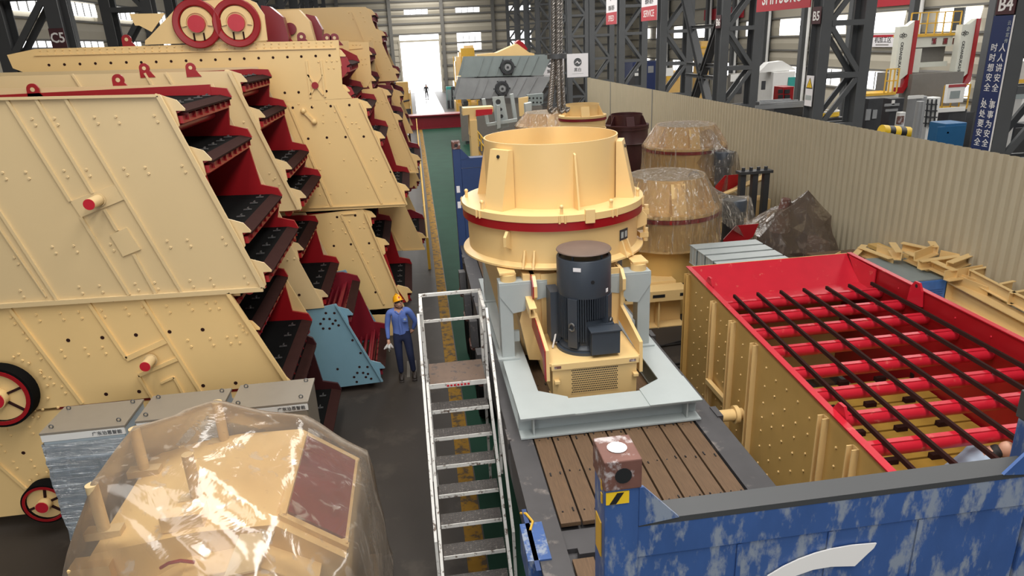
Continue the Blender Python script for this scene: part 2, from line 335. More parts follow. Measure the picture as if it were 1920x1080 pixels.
for z in gz[1:]: MB().box(XW+0.02, XW+0.2, 9, 98, z-0.06, z+0.06).build('girt', CLADG, wr)
for i, (a, b, c, d) in enumerate(rwin):
    w = MB().box(XW+0.14, XW+0.18, a, b, c, d).build('window_%d' % (i+20), WIN); struct(w)
    if i % 2 == 0 and i // 2 in (1, 3, 4, 6): MB().box(XW+0.04, XW+0.13, a+1.1, a+1.9, c, d).build('open_sash', COLDK, w)
    elif i % 2: 
        for k in (1, 2): MB().box(XW+0.06, XW+0.13, a+k*1.03-0.03, a+k*1.03+0.03, c, d).build('mullion', CLADG, w)

# left wall beyond the left column row
XL = -18.0
wl = MB().box(XL-0.5, XL-0.35, -20, 98, 0, 13).build('wall_left', CLAD); struct(wl)
gl_ = [0, 2.4, 4.6, 6.8, 7.2, 8.2, 9.3, 10.5, 12, 13]
lwin = []
y = 31.0
while y < 92:
    lwin += [(y, y+3.6, 8.5, 9.2), (y, y+3.6, 6.82, 7.15)]; y += 6.2
for k in range(11):
    y0 = 30+6.2*k
    for z0, z1 in zip(gl_, gl_[1:]):
        segs = [(y0, y0+6.2)]
        for a, b, c, d in lwin:
            if d > z0+0.2 and c < z1-0.2: segs = [s for u, v in segs for s in ((u, min(v, a)), (max(u, b), v)) if s[1]-s[0] > 0.05]
        for u, v in segs: MB().prism([(XL-0.22, z0+0.03), (XL-0.12, (z0+z1)/2), (XL-0.22, z1-0.03), (XL-0.34, z1-0.03), (XL-0.34, z0+0.03)], 'y', u+0.03, v-0.03).build('cladding_panel', CLAD, wl)
    MB().box(XL-0.1, XL+0.4, y0-0.22, y0+0.22, 0, 13).build('wall_column', COLUMN, wl)
for z in gl_[1:]: MB().box(XL-0.2, XL-0.02, 20, 98, z-0.05, z+0.05).build('girt', CLADG, wl)
for i, (a, b, c, d) in enumerate(lwin):
    w = MB().box(XL-0.18, XL-0.14, a, b, c, d).build('window_%d' % (i+60), WIN); struct(w)
    for k in (1, 2, 3): MB().box(XL-0.13, XL-0.08, a+k*0.9-0.03, a+k*0.9+0.03, c, d).build('mullion', CLADG, w)

# ------------------------------------------------------------------ lattice columns of the crane bay
ORD = ['first', 'second', 'third', 'fourth', 'fifth', 'sixth', 'seventh', 'eighth', 'ninth', 'tenth', 'eleventh', 'twelfth', 'thirteenth']
LV = [0.3, 1.79, 3.28, 4.78, 6.27, 7.76, 9.25, 10.7]
def lattice_column(X0, X1, Y, label, group, mt=None, flip=False):
    mt = mt or COLUMN
    t = thing('lattice_column', ((X0+X1)/2, Y, 0), label, 'column', group)
    for x in (X0, X1): MB().sect((x, Y, 0), (x, Y, 11.5), I_SEC(0.34, 0.56, 0.03)).build('chord', mt, t)
    for k, z in enumerate(LV):
        for s in (-1, 1): MB().box(X0+0.17, X1-0.17, Y+s*0.24-0.05, Y+s*0.24+0.05, z-0.08, z+0.08).build('strut', mt, t)
        if k < len(LV)-1:
            a, b = ((X0+0.1, z), (X1-0.1, LV[k+1])) if (k % 2 == 0) != flip else ((X1-0.1, z), (X0+0.1, LV[k+1]))
            for s in (-1, 1): MB().bar((a[0], Y+s*0.24, a[1]), (b[0], Y+s*0.24, b[1]), 0.15, 0.07, (0, 1, 0)).build('diagonal', mt, t)
    MB().box(X0-0.3, X1+0.3, Y-0.4, Y+0.4, 0, 0.06).build('base_plate', mt, t)
    return t
YB = [13.6+7.0*k for k in range(12)]
bcol = []
for k, y in enumerate(YB):
    lab = {0: 'grey lattice column carrying the navy safety slogan board and B4 plate', 1: 'grey lattice column with the B5 plate and a yellow triangle warning sign', 2: 'grey lattice column with the B6 plate behind the corrugated fence'}.get(k, '%s grey lattice column down the hall, counted from the slogan board column' % ORD[k])
    bcol.append(lattice_column(12.2, 13.55, y, lab, 'lattice columns along the fence', COLUMN))
for k in range(11):
    y = 13.6+7.0*k
    lattice_column(-10.25, -8.9, y, 'dark lattice column with the C5 plate behind the cream screens' if k == 1 else 'dark lattice column in the left row, %s from the near end' % ORD[k], 'lattice columns behind the screens', COLDK)
# cross bracing between the third and fourth fence columns
t = thing('cross_brace', (12.9, 31.1, 0.3), 'dark steel cross bracing between two lattice columns behind the fence', 'bracing')
for a, b in (((12.9, 28.15, 0.3), (12.9, 34.05, 8.4)), ((12.9, 34.05, 0.3), (12.9, 28.15, 8.4))): MB().sect(a, b, I_SEC(0.3, 0.3, 0.05)).build('brace', COLDK, t)
for z in (2.4, 4.3, 4.8, 6.4): MB().sect((12.9, 29.2, z), (12.9, 33.0, z), I_SEC(0.16, 0.16, 0.03)).build('tie', COLDK, t)

# plates and boards on the columns (they face the crane bay)
XF = 12.015
def board(name, label, cat, y0, y1, z0, z1, m, x=XF, group=None, th=0.015):
    return tag(MB().box(x-th, x, y0, y1, z0, z1).build(name, m), label, cat, group)
UP = (0, 0, 1); RT = (0, -1, 0)
def onb(o, s, m, y, z, size, x=XF, th=0.015, **k): return text(s, m, o, (x-th-0.002, y, z), RT, UP, size, **k)
b4 = board('column_plate', 'dark maroon plate reading B4 on the column above the navy board', 'sign', 13.36, 13.84, 6.27, 6.75, SIGNM); onb(b4, 'B4', INKW, 13.6, 6.45, 0.36, bold=True)
b5 = board('column_plate', 'dark maroon plate reading B5 on a lattice column', 'sign', 20.36, 20.84, 6.27, 6.75, SIGNM); onb(b5, 'B5', INKW, 20.6, 6.48, 0.36, bold=True)
b6 = board('column_plate', 'dark maroon plate reading B6 on a far lattice column', 'sign', 27.36, 27.84, 6.30, 6.78, SIGNM); onb(b6, 'B6', INKW, 27.6, 6.5, 0.36, bold=True)
sb = board('slogan_board', 'tall navy safety slogan board with two columns of white Chinese characters', 'sign', 13.34, 13.86, 3.0, 6.25, SIGNB)
MB().box(XF-0.02, XF, 13.325, 13.345, 3.0, 6.25).build('edge_strip', INKW, sb)
for k, c in enumerate('人人讲安全，事事为安全、'): onb(sb, c, INKW, 13.48, 5.62-k*0.198+ (0.05 if k > 5 else 0), 0.175)
for k, c in enumerate('时时想安全，处处要安全。'): onb(sb, c, INKW, 13.70, 5.62-k*0.198+ (0.05 if k > 5 else 0), 0.175)
for k, c in enumerate('云企宣传'): onb(sb, c, GREYB, 13.42, 6.10-k*0.115, 0.095)
ws_ = board('warning_sign', 'white warning sign with a yellow triangle on the B5 column', 'sign', 20.40, 20.80, 3.9, 4.80, SIGNW)
tri = lambda s, m, n, x: MB().add([(x, 20.6-s, 4.56-s*0.75), (x, 20.6+s, 4.56-s*0.75), (x, 20.6, 4.56+s)], [(0, 1, 2)]).build(n, m, ws_)
tri(0.19, INKK, 'triangle_border', XF-0.018); tri(0.15, INKY, 'triangle', XF-0.021); onb(ws_, '!', INKK, 20.6, 4.52, 0.16)
MB().box(XF-0.019, XF-0.015, 20.44, 20.76, 4.08, 4.22).build('text_strip', GREYB, ws_)
bn = tag(MB().box(11.97, 12.0, 20.95, 24.4, 6.75, 7.6).build('red_banner', SIGNR), 'red banner with large white capitals hung between two lattice columns', 'banner')
text('SHITSUKU', INKW, bn, (11.965, 22.7, 7.13), RT, UP, 0.56, sx=1.02, bold=True)
for y0, y1, s, tp in ((34.75, 37.15, 'SERVICE', '服务'), (41.7, 44.0, 'SPEED', 'P')):
    o = tag(MB().box(11.97, 12.0, y0, y1, 6.83, 9.4).build('hanging_sign', SIGNW), 'white hanging sign with a red foot reading %s on the column row' % s, 'sign')
    MB().box(11.962, 11.969, y0, y1, 6.83, 7.5).build('red_foot', SIGNR, o)
    text(s, INKW, o, (11.958, (y0+y1)/2, 7.15), RT, UP, 0.46); text(tp, INKK, o, (11.965, (y0+y1)/2, 8.5), RT, UP, 1.2); text('现场 秩序', INKK, o, (11.965, (y0+y1)/2, 7.72), RT, UP, 0.3)
for (x0, x1, y, n, kk) in ((8.27, 10.05, 47.6, 'left of the two', 0), (10.37, 11.82, 48.0, 'right of the two', 1)):
    o = tag(MB().box(x0, x1, y, y+0.04, 3.66, 5.17).build('white_board', SIGNW), 'white board with a round dark emblem, %s beside the fence end' % n, 'sign')
    cx = (x0+x1)/2
    MB().tube((cx, y-0.004, 4.62), (cx, y-0.014, 4.62), 0.27, 24).build('emblem', COLUMN, o)
    MB().add([(cx-0.22, y-0.018, 4.52), (cx-0.02, y-0.018, 4.72), (cx+0.1, y-0.018, 4.58), (cx+0.22, y-0.018, 4.66), (cx+0.2, y-0.018, 4.60), (cx+0.08, y-0.018, 4.5), (cx-0.02, y-0.018, 4.62)], [(0, 1, 2, 3, 4, 5, 6)]).build('emblem_peak', SIGNW, o)
    text('黑白', INKK, o, (cx, y-0.006, 4.12), (1, 0, 0), UP, 0.26)
    MB().box(cx-0.4, cx+0.4, y-0.008, y-0.002, 3.88, 3.90).build('rule', GREYB, o)
    for xx in (x0+0.1, x1-0.1): MB().box(xx-0.03, xx+0.03, y+0.04, y+0.1, 0, 5.1).build('post', COLUMN, o)
c5 = tag(MB().box(-9.08, -8.72, 20.295, 20.31, 6.5, 6.98).build('column_plate', SIGNM), 'dark maroon plate reading C5 on the left column row', 'sign')
text('C5', INKW, c5, (-8.90, 20.29, 6.74), (1, 0, 0), UP, 0.34, bold=True, sx=0.85)

# ------------------------------------------------------------------ corrugated fence between the bays
fe = MB(); XFE = 11.5; y = 6.0; pts = []
while y < 46.6:
    pts += [(y, 0.0), (y+0.145, 0.0), (y+0.19, -0.06), (y+0.225, -0.06)]; y += 0.25
n = len(pts); vs = []
for z in (0.0, 3.66): vs += [(XFE+p[1], p[0], z) for p in pts]
fe.add(vs, [(i, i+1, n+i+1, n+i) for i in range(n-1)])
fence = tag(fe.build('corrugated_fence', FENCE, recalc=False), 'long beige corrugated sheet fence dividing the two bays', 'fence')
MB().box(XFE+0.02, XFE+0.08, 6, 46.6, 3.5, 3.58).box(XFE+0.02, XFE+0.08, 6, 46.6, 0.3, 0.38).build('rail', CLADG, fence)
MB().box(XFE-0.02, XFE+0.1, 46.5, 46.62, 0, 3.66).build('end_post', FENCE, fence)
for yy in (33.5, 41.0): MB().box(XFE-0.075, XFE-0.065, yy, yy+0.1, 1.4, 3.66).build('joint_strip', CLADG, fence)

# red beam lying across the lane, yellow guard rails along it
rb = thing('transfer_beam', (1.3, 55.6, 0), 'long dark red steel beam lying across the green lane', 'beam')
MB().box(-2.0, 4.3, 55.3, 55.9, 0.06, 0.95).build('web', MAROON, rb); MB().box(-2.0, 4.3, 55.1, 56.6, 0.95, 1.05).build('top_flange', MAROON, rb); MB().box(-2.0, 4.3, 55.1, 56.1, 0.0, 0.06).build('bottom_flange', MAROON, rb)
for nm, x, ya, yb in (('on the left of the green lane', 0.02, 19.5, 54), ('on the right of the green lane', 3.75, 22, 54)):
    g = thing('guard_rail', (x, ya, 0), 'long low yellow guard rail %s' % nm, 'railing')
    k = ya
    while k <= yb+0.01:
        MB().box(x-0.04, x+0.04, k-0.04, k+0.04, 0, 0.95).build('post', YEL, g); k += (yb-ya)/16
    for z in (0.5, 0.92): MB().tube((x, ya, z), (x, yb, z), 0.035, 8).build('rail', YEL, g, smooth=True)
# ================================================================== flat rack container on its low trailer
ZD = 2.10
fr = thing('flat_rack_container', (1.88, 8.7, 0.0), 'blue flat rack container on a trailer, carrying the big cream crusher', 'flat rack')
XA, XB = 0.705, 3.09
# side rails with pockets, cross members, trailer below
for x0, x1 in ((XA, 0.955), (2.805, XB)):
    MB().box(x0, x1, 2.63, 14.4, ZD-0.04, ZD+0.004).build('side_rail_top', DECKS, fr)
    MB().box(x0+0.02, x1-0.02, 2.63, 14.4, ZD-0.62, ZD-0.04).build('side_rail', DECKS, fr)
for k in range(5):
    y = 4.2+k*2.3
    MB().box(XA-0.02, XA+0.02, y, y+0.22, ZD-0.10, ZD+0.02).build('lashing_bracket', DECKS, fr)
    MB().box(XB-0.02, XB+0.05, y, y+0.22, ZD-0.10, ZD+0.02).build('lashing_bracket', DECKS, fr)
for k in range(6):                                   # winch housings hung under the aisle side
    y = (3.2, 4.1, 9.1, 10.4, 11.7, 13.0)[k]
    MB().prism([(y, ZD-0.62), (y+0.5, ZD-0.62), (y+0.46, ZD-0.25), (y+0.1, ZD-0.2)], 'x', XA-0.12, XA-0.0).build('winch_bracket', BLUED if k < 1 else DECKS, fr)
    MB().tube((XA-0.08, y+0.1, ZD-0.66), (XA-0.08, y+0.42, ZD-0.66), 0.06, 10).build('winch_drum', RUST, fr, smooth=True)
MB().box(XA-0.10, XA+0.10, 4.62, 5.1, ZD-0.30, ZD+0.02).build('pocket_plate', BLUE, fr)
MB().prism([(4.5, ZD+0.02), (5.3, ZD+0.02), (5.15, ZD-0.25)], 'x', XA-0.05, XA-0.01).build('pocket_flap', BLUED, fr)
MB().path([(XA-0.06, 5.3, ZD-0.02), (XA-0.02, 5.22, ZD+0.03), (XA+0.02, 5.1, ZD+0.03), (XA-0.02, 5.0, ZD+0.02)], 0.012, 6).build('yellow_cord', YEL, fr)
MB().box(0.955, 2.805, 2.63, 14.4, ZD-0.30, ZD-0.10).build('underfloor', DECKS, fr)
MB().box(0.955, 2.805, 4.78, 5.02, ZD-0.16, ZD-0.05).build('cross_member', DECKS, fr)
MB().box(1.05, 2.75, 4.66, 4.74, ZD-0.10, ZD-0.01).build('cross_member', DECKS, fr)
pw = (2.79-0.968)/9
proto = None
for a, b in ((5.06, 14.3), (2.68, 4.6)):
    proto = None
    for k in range(9):
        if proto is None:
            proto = MB().box(0.974, 0.974+pw-0.018, a, b, ZD-0.045, ZD).build('plank', WOOD, fr, bevel=0.004); base = proto.location.copy()
        else: linked(proto, 'plank', fr, base+Vector((pw*k, 0, random.uniform(-0.004, 0.003))))
nb = MB()
for a, b in ((5.06, 14.3), (2.68, 4.6)):
    y = a+0.15
    while y < b:
        for k in range(9):
            for dx in (0.05, 0.15): nb.tube((0.974+pw*k+dx, y+random.uniform(-.06, .06), ZD), (0.974+pw*k+dx, y, ZD+0.003), 0.008, 6)
        y += 0.62
nb.build('plank_screws', INKK, fr, kind='stuff')
# trailer: longitudinal beams, axles, wheels
for x in (1.35, 2.4): MB().box(x-0.08, x+0.08, 2.2, 14.6, 0.95, ZD-0.62).build('trailer_beam', DECKS, fr)
for y in (10.8, 12.1, 13.4):
    MB().tube((0.9, y, 0.5), (2.86, y, 0.5), 0.07, 10).build('axle', COLDK, fr)
    for x in (0.78, 1.1, 2.62, 2.94): MB().lathe([(0.2, -0.12), (0.46, -0.13), (0.5, -0.08), (0.5, 0.08), (0.46, 0.13), (0.2, 0.12)], (x, y, 0.5), 24, True, 'x').build('wheel', BLACK, fr, smooth=True)
    for x in (1.35, 2.4): MB().box(x-0.05, x+0.05, y-0.2, y+0.2, 0.45, 0.97).build('axle_hanger', COLDK, fr)
for x in (1.2, 2.55): MB().box(x-0.08, x+0.08, 3.9, 4.1, 0.0, 1.3).build('landing_leg', COLDK, fr)

def end_wall(Yo, Yi, mt, dark, near):
    """end wall between outer face Yo and inner face Yi: two posts with corner castings, gussets, panelled wall"""
    ZT, ZWL = (4.47, 4.124) if near else (4.30, 3.95)
    s = 1 if near else -1
    y0, y1 = min(Yo, Yi), max(Yo, Yi)
    for left in (True, False):
        xa, xb = (0.68, 0.84) if left else (2.85, 3.01)
        yp = y0+0.18 if near else y1
        po = MB().box(xa, xb, y0, yp, ZD-0.62, ZT-0.15).build('corner_post', mt, fr, bevel=0.008)
        ca = MB().box(xa-0.005, xb+0.005, y0-0.012, yp+0.012, ZT-0.15, ZT).build('corner_casting', RUST if left else COLDK, fr, bevel=0.006)  # right casting coloured dark instead of rusty, standing for its unlit side
        MB().tube(((xa+xb)/2, y0-0.012-0.004, ZT-0.075), ((xa+xb)/2, y0+0.0, ZT-0.075), 0.038, 16).build('casting_hole', INKK, ca)
        MB().lathe([(0.0, 0.004), (0.045, 0.004)], ((xa+xb)/2, (y0+yp)/2, ZT), 16).build('casting_slot', (SIGNW if left else INKK) if near else INKK, ca)
        g = [(xb, ZT-0.16), (xb+0.02, ZT-0.16), (xb+0.19, ZWL), (xb, ZWL-0.02)] if left else [(xa, ZT-0.16), (xa-0.02, ZT-0.16), (xa-0.19, ZWL), (xa, ZWL-0.02)]
        MB().prism(g, 'y', y0+0.004, y0+0.02).build('gusset', mt, fr)
        if near and left:
            MB().box(xa+0.005, xa+0.11, y0-0.006, y0-0.001, ZT-0.225, ZT-0.163).build('hazard_sticker', INKY, po)
            MB().slab([(xa+0.02, y0-0.009, ZT-0.222), (xa+0.05, y0-0.009, ZT-0.222), (xa+0.085, y0-0.009, ZT-0.166), (xa+0.055, y0-0.009, ZT-0.166)], (0, 0.002, 0)).build('hazard_stripe', INKK, po)
            for z in (ZT-0.14, ZT-0.21): MB().box(xa-0.006, xa-0.001, y0+0.03, y0+0.05, z-0.03, z+0.02).build('rust_mark', YEL, po)
            MB().box(xa-0.006, xa-0.001, y0+0.05, y0+0.14, ZT-0.55, ZT-0.36).build('yellow_label', YEL, po)
        if not near and left:
            for z in (3.25, 2.92): MB().box(xa+0.03, xa+0.10, y0-0.006, y0-0.001, z, z+0.14).build('white_label', SIGNW, po)
    MB().box(0.84, 2.85, y0+0.01, y1, ZWL-0.03, ZWL).build('top_rail_cap', dark, fr)
    MB().box(0.84, 2.85, y0+0.012, y0+0.06, ZWL-0.20, ZWL-0.03).build('top_rail', mt, fr)
    xs = [0.84, 1.34, 1.80, 2.27, 2.85]
    for a, b in zip(xs, xs[1:]): MB().box(a+0.004, b-0.004, y0+0.022, y1-0.02, ZD-0.62, ZWL-0.206).build('wall_panel', mt, fr)
    for x in xs[1:-1]: MB().box(x-0.012, x+0.012, y0+0.012, y0+0.03, ZD-0.6, ZWL-0.21).build('weld_seam', mt, fr)
end_wall(2.50, 2.635, BLUE, COLDK, True)
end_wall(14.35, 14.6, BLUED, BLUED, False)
# white painted swoosh of the lettering on the near end wall
sw = [aty(x, y, 2.5) for x, y in ((1440, 1082), (1470, 1064), (1500, 1050), (1530, 1039), (1560, 1031), (1600, 1024), (1645, 1020), (1640, 1029), (1628, 1040), (1604, 1063), (1560, 1064), (1525, 1070), (1480, 1086))]
MB().prism([(p.x, p.z) for p in sw], 'y', 2.505, 2.5115).build('painted_swoosh', INKW, fr)

# ================================================================== the vertical shaft crusher
cr = thing('vertical_shaft_crusher', (1.82, 8.6, ZD), 'large cream vertical shaft crusher with red band and dark motor on a grey steel base', 'crusher')
ZB = ZD+0.008; ZF = ZB+0.25
ba = MB()
# base frame: wide I-beams all round
def ibeam(p, q, name, w=0.30):
    MB().sect(p, q, I_SEC(w, 0.25, 0.018)).build(name, GREYB, cr)
zc = ZB+0.125
ibeam((0.98, 6.52, zc), (0.98, 11.3, zc), 'base_side_beam')
ibeam((2.72, 6.52, zc), (2.72, 11.3, zc), 'base_side_beam')
ibeam((0.83, 6.66, zc+0.003), (2.87, 6.66, zc+0.003), 'base_cross_beam', 0.36)
ibeam((1.12, 11.15, zc), (2.58, 11.15, zc), 'base_cross_beam')
for a, b, s in ((0.83, 1.13, 1), (2.87, 2.57, -1)):
    MB().prism([(a, 6.47), (b+s*0.30, 6.47), (b+s*0.30, 6.86), (b, 7.06), (a, 7.06)], 'z', ZF+0.004, ZF+0.014).build('corner_plate', GREYB, cr)
# posts with brackets
for x in (0.915, 2.69):
    for y in (8.12, 10.25):
        s = 1 if x < 1.8 else -1
        po = MB().box(x-0.082, x+0.082, y-0.10, y+0.10, ZF+0.02, 3.36).build('post', GREYB, cr, bevel=0.006)
        MB().box(x-0.14, x+0.14, y-0.16, y+0.16, ZF+0.0, ZF+0.025).build('post_foot', GREYB, cr)
        a0, a1 = x-s*0.082, x+s*0.52
        MB().prism([(a0, 3.36), (a0, 3.22), (x+s*0.082, 2.98), (x+s*0.22, 3.0), (x+s*0.30, 3.12), (a1, 3.16), (a1, 3.36)], 'y', y-0.114, y-0.101).build('post_bracket', GREYB, cr)
        MB().box(min(a0, a1), max(a0, a1), y-0.11, y+0.12, 3.36, 3.385).build('post_cap', GREYB, cr)
        MB().box(x+s*0.09, x+s*0.16, y-0.03, y+0.03, ZF+0.20, ZF+0.34).build('lifting_eye', GREYB, cr)
        MB().tube((x+s*0.05, y, 3.385), (x+s*0.05, y, 3.47), 0.10, 16).build('rubber_mount', CREAM, cr, smooth=True)
# drum
C0 = (1.74, 9.18, 0.0)
R0 = 1.215
MB().lathe([(0.7, 3.50), (R0-0.03, 3.50), (R0+0.025, 3.52), (R0+0.025, 3.545), (R0-0.06, 3.58), (R0-0.055, 4.02)], C0, 96).build('drum', CREAM, cr, smooth=True)
MB().lathe([(R0-0.05, 4.0), (R0+0.004, 4.0), (R0+0.004, 4.105), (R0-0.05, 4.105)], C0, 96, True).build('red_band', RED, cr, smooth=True)
MB().lathe([(0.86, 4.20), (R0-0.02, 4.20), (R0+0.012, 4.195), (R0+0.012, 4.11), (R0-0.05, 4.105)], C0, 96).build('lid', CREAM, cr, smooth=True)
MB().lathe([(0.885, 4.20), (0.885, 5.0), (0.87, 5.0), (0.87, 4.62), (0.60, 4.56), (0.58, 4.3)], C0, 96).build('feed_collar', CREAM, cr, smooth=True)
for k in range(6):                                    # ribs: wide lifting plates between narrow stiffeners
    a = math.radians(-90+8+k*60); ca, sa = math.cos(a), math.sin(a)
    big = k % 2 == 1
    m = MB()
    if big:
        prof = [(0.885, 4.20), (1.12, 4.20), (0.96, 4.93), (0.885, 4.93)]; w = 0.16
    else:
        prof = [(0.885, 4.20), (1.05, 4.20), (0.915, 4.86), (0.885, 4.88)]; w = 0.012
    P = [Vector((C0[0]+r*ca, C0[1]+r*sa, z)) for r, z in prof]; tt = Vector((-sa, ca, 0))
    m.slab([p-tt*w for p in P], tt*2*w)
    o = m.build('collar_rib' if not big else 'lifting_plate', CREAM, cr)
    if big:
        c = Vector((C0[0]+0.985*ca, C0[1]+0.985*sa, 4.85)); n_ = Vector((ca, sa, 0.22)).normalized()
        MB().tube(c-n_*0.01, c+n_*0.008, 0.022, 12).build('lifting_hole', INKK, o)
for a in (-150, -95, -62, -25, 20, 70, 120, 170):     # lid clamps
    a = math.radians(a); ca, sa = math.cos(a), math.sin(a); c = Vector((C0[0]+(R0+0.02)*ca, C0[1]+(R0+0.02)*sa, 4.10)); tt = Vector((-sa, ca, 0))
    m = MB()
    for s in (-0.035, 0.035): m.tube(c+tt*s, c+tt*s+Vector((0, 0, 0.10)), 0.012, 8)
    m.tube(c+Vector((-ca*0.07, -sa*0.07, 0.1)), c+Vector((-ca*0.07, -sa*0.07, 0.19)), 0.02, 8); m.ball(c+Vector((-ca*0.07, -sa*0.07, 0.19)), 0.028, 8, 5)
    m.build('lid_clamp', CREAM, cr, smooth=True)
a = math.radians(-79); c = Vector((C0[0]+(R0+0.015)*math.cos(a), C0[1]+(R0+0.015)*math.sin(a), 4.16))
MB().box(c.x-0.06, c.x+0.06, c.y-0.03, c.y+0.03, c.z-0.08, c.z+0.09).build('lid_latch_plate', CREAM, cr, bevel=0.005)
for a in (-128, -52 if False else -20):               # drum lugs with oval eye
    a = math.radians(a); ca, sa = math.cos(a), math.sin(a); rr = R0-0.06
    P = [Vector((C0[0]+r*ca, C0[1]+r*sa, z)) for r, z in ((rr, 3.74), (rr+0.13, 3.80), (rr+0.13, 3.92), (rr+0.07, 3.985), (rr, 3.985))]; tt = Vector((-sa, ca, 0))
    MB().slab([p-tt*0.02 for p in P], tt*0.04).build('drum_lug', CREAM, cr)
for a in (-118, -112, -52, -46, 60, 120):             # gussets over the mounts
    a = math.radians(a); ca, sa = math.cos(a), math.sin(a); rr = R0-0.06; tt = Vector((-sa, ca, 0))
    P = [Vector((C0[0]+r*ca, C0[1]+r*sa, z)) for r, z in ((rr, 3.53), (rr+0.11, 3.53), (rr+0.02, 3.74), (rr, 3.74))]
    MB().slab([p-tt*0.012 for p in P], tt*0.024).build('drum_gusset', CREAM, cr)
for x, y in ((0.95, 8.12), (2.65, 8.12), (0.95, 10.25), (2.65, 10.25)):
    MB().box(x-0.10, x+0.10, y-0.06, y+0.24, 3.475, 3.50).build('mount_wing', CREAM, cr)
# inspection door hinges on the right, name plate
for z in (3.63, 3.95):
    c = Vector((C0[0]+1.20, C0[1]-0.30, z)); m = MB().box(c.x-0.06, c.x+0.06, c.y-0.07, c.y+0.07, z-0.035, z+0.035)
    m.tube((c.x+0.03, c.y-0.03, z-0.09), (c.x+0.03, c.y-0.03, z+0.09), 0.035, 10); m.build('door_hinge', CREAM, cr, smooth=True)
MB().tube((C0[0]+1.21, C0[1]-0.33, 3.6), (C0[0]+1.21, C0[1]-0.33, 4.0), 0.018, 8).build('hinge_pin', CREAM, cr)
a0 = math.radians(-49.5); rr = R0-0.052
P = [Vector((C0[0]+rr*math.cos(a0+d), C0[1]+rr*math.sin(a0+d), z)) for d, z in ((-0.075, 3.74), (0.075, 3.74), (0.075, 3.88), (-0.075, 3.88))]
npl = MB().slab(P, Vector((math.cos(a0), math.sin(a0), 0))*0.006).build('name_plate', MACHK, cr)
for d in (-0.035, 0.035):
    P = [Vector((C0[0]+(rr+0.007)*math.cos(a0+d+e), C0[1]+(rr+0.007)*math.sin(a0+d+e), z)) for e, z in ((-0.022, 3.77), (0.022, 3.77), (0.022, 3.85), (-0.022, 3.85))]
    MB().slab(P, Vector((math.cos(a0), math.sin(a0), 0))*0.002).build('plate_print', GREYB, npl)
# lower body: cone and discharge box between the posts
MB().lathe([(1.02, 3.50), (0.92, 3.1), (0.82, 2.62), (0.80, 2.40)], C0, 8).build('discharge_cone', CREAM, cr)
MB().prism([(1.14, 3.46), (1.55, 3.46), (1.55, 2.25), (1.18, 2.3), (1.08, 2.85), (1.14, 3.1)], 'y', 8.05, 9.9).build('side_chute', CREAM, cr)
MB().box(1.15, 2.48, 8.5, 10.2, 2.16, 2.5).build('discharge_box', CREAM, cr)
# motor bracket: back plate, side cheeks (red inside edge at left), table and guard box
MB().box(1.36, 2.36, 8.02, 8.06, 2.55, 3.46).build('motor_back_plate', CREAM, cr)
ck = [(8.35, 3.46), (7.78, 3.46), (7.76, 3.36), (7.80, 3.30), (7.88, 3.22), (7.88, 3.14), (7.78, 3.10), (7.78, 2.97), (7.74, 2.92), (7.20, 2.80), (7.12, 2.72), (7.12, 2.42), (7.30, 2.40), (8.2, 2.62)]
ck = [(8.2, 3.46), (7.98, 3.46), (7.86, 3.36), (7.86, 3.22), (7.95, 3.16), (7.95, 2.98), (7.62, 2.92), (7.16, 2.82), (7.14, 2.44), (7.24, 2.44), (7.30, 2.66), (8.2, 2.78)]
MB().prism(ck, 'x', 1.245, 1.285).build('motor_cheek', [CREAM], cr)
MB().prism([(a, b) for a, b in ck], 'x', 1.232, 1.244).build('cheek_backing', RED, cr)
MB().prism(ck, 'x', 2.36, 2.40).build('motor_cheek', CREAM, cr)
MB().sect((1.20, 7.7, 3.08), (1.20, 8.6, 3.22), C_SEC(0.09, 0.13, 0.012)).build('brace_channel', CREAM, cr)
MB().box(1.285, 2.36, 7.14, 8.04, 2.62, 2.66).build('motor_table', CREAM, cr)
MB().box(1.30, 2.34, 7.10, 7.15, 2.585, 2.665).build('table_lip', CREAM, cr, bevel=0.004)
MB().box(1.32, 2.32, 7.16, 8.6, 2.20, 2.60).build('belt_guard_box', CREAM, cr)
gp = MB().box(1.315, 2.325, 7.135, 7.155, 2.17, 2.58).build('guard_front', CREAM, cr, bevel=0.004)
MB().prism([(7.155, 2.17), (7.135, 2.19), (7.3, 2.12), (7.5, 2.12)], 'x', 1.33, 2.30).build('guard_skirt', CREAM, cr)
hm = MB()
nx, nz = 26, 13
for j in range(nz):
    for i in range(nx-(j % 2)):
        x = 1.545+(i+0.5*(j % 2))*0.54/(nx-1); z = 2.27+j*0.028
        hm.lathe([(0.0, 0.0), (0.0088, 0.0)], (x, 7.1285, z), 8, axis='y')
hm.build('guard_perforations', INKK, gp, kind='stuff')
MB().box(1.525, 2.105, 7.131, 7.134, 2.245, 2.63 if False else 2.625).build('mesh_surround', CREAM, gp)
hm2 = None
for x in (1.36, 2.30): MB().box(x-0.03, x+0.03, 7.07, 7.135, 2.42, 2.46).build('guard_latch', CREAM, gp, bevel=0.004)
for x in (1.37, 2.26): MB().box(x-0.04, x+0.04, 7.094, 7.1, 2.61, 2.64).build('table_slot', RUST, cr)
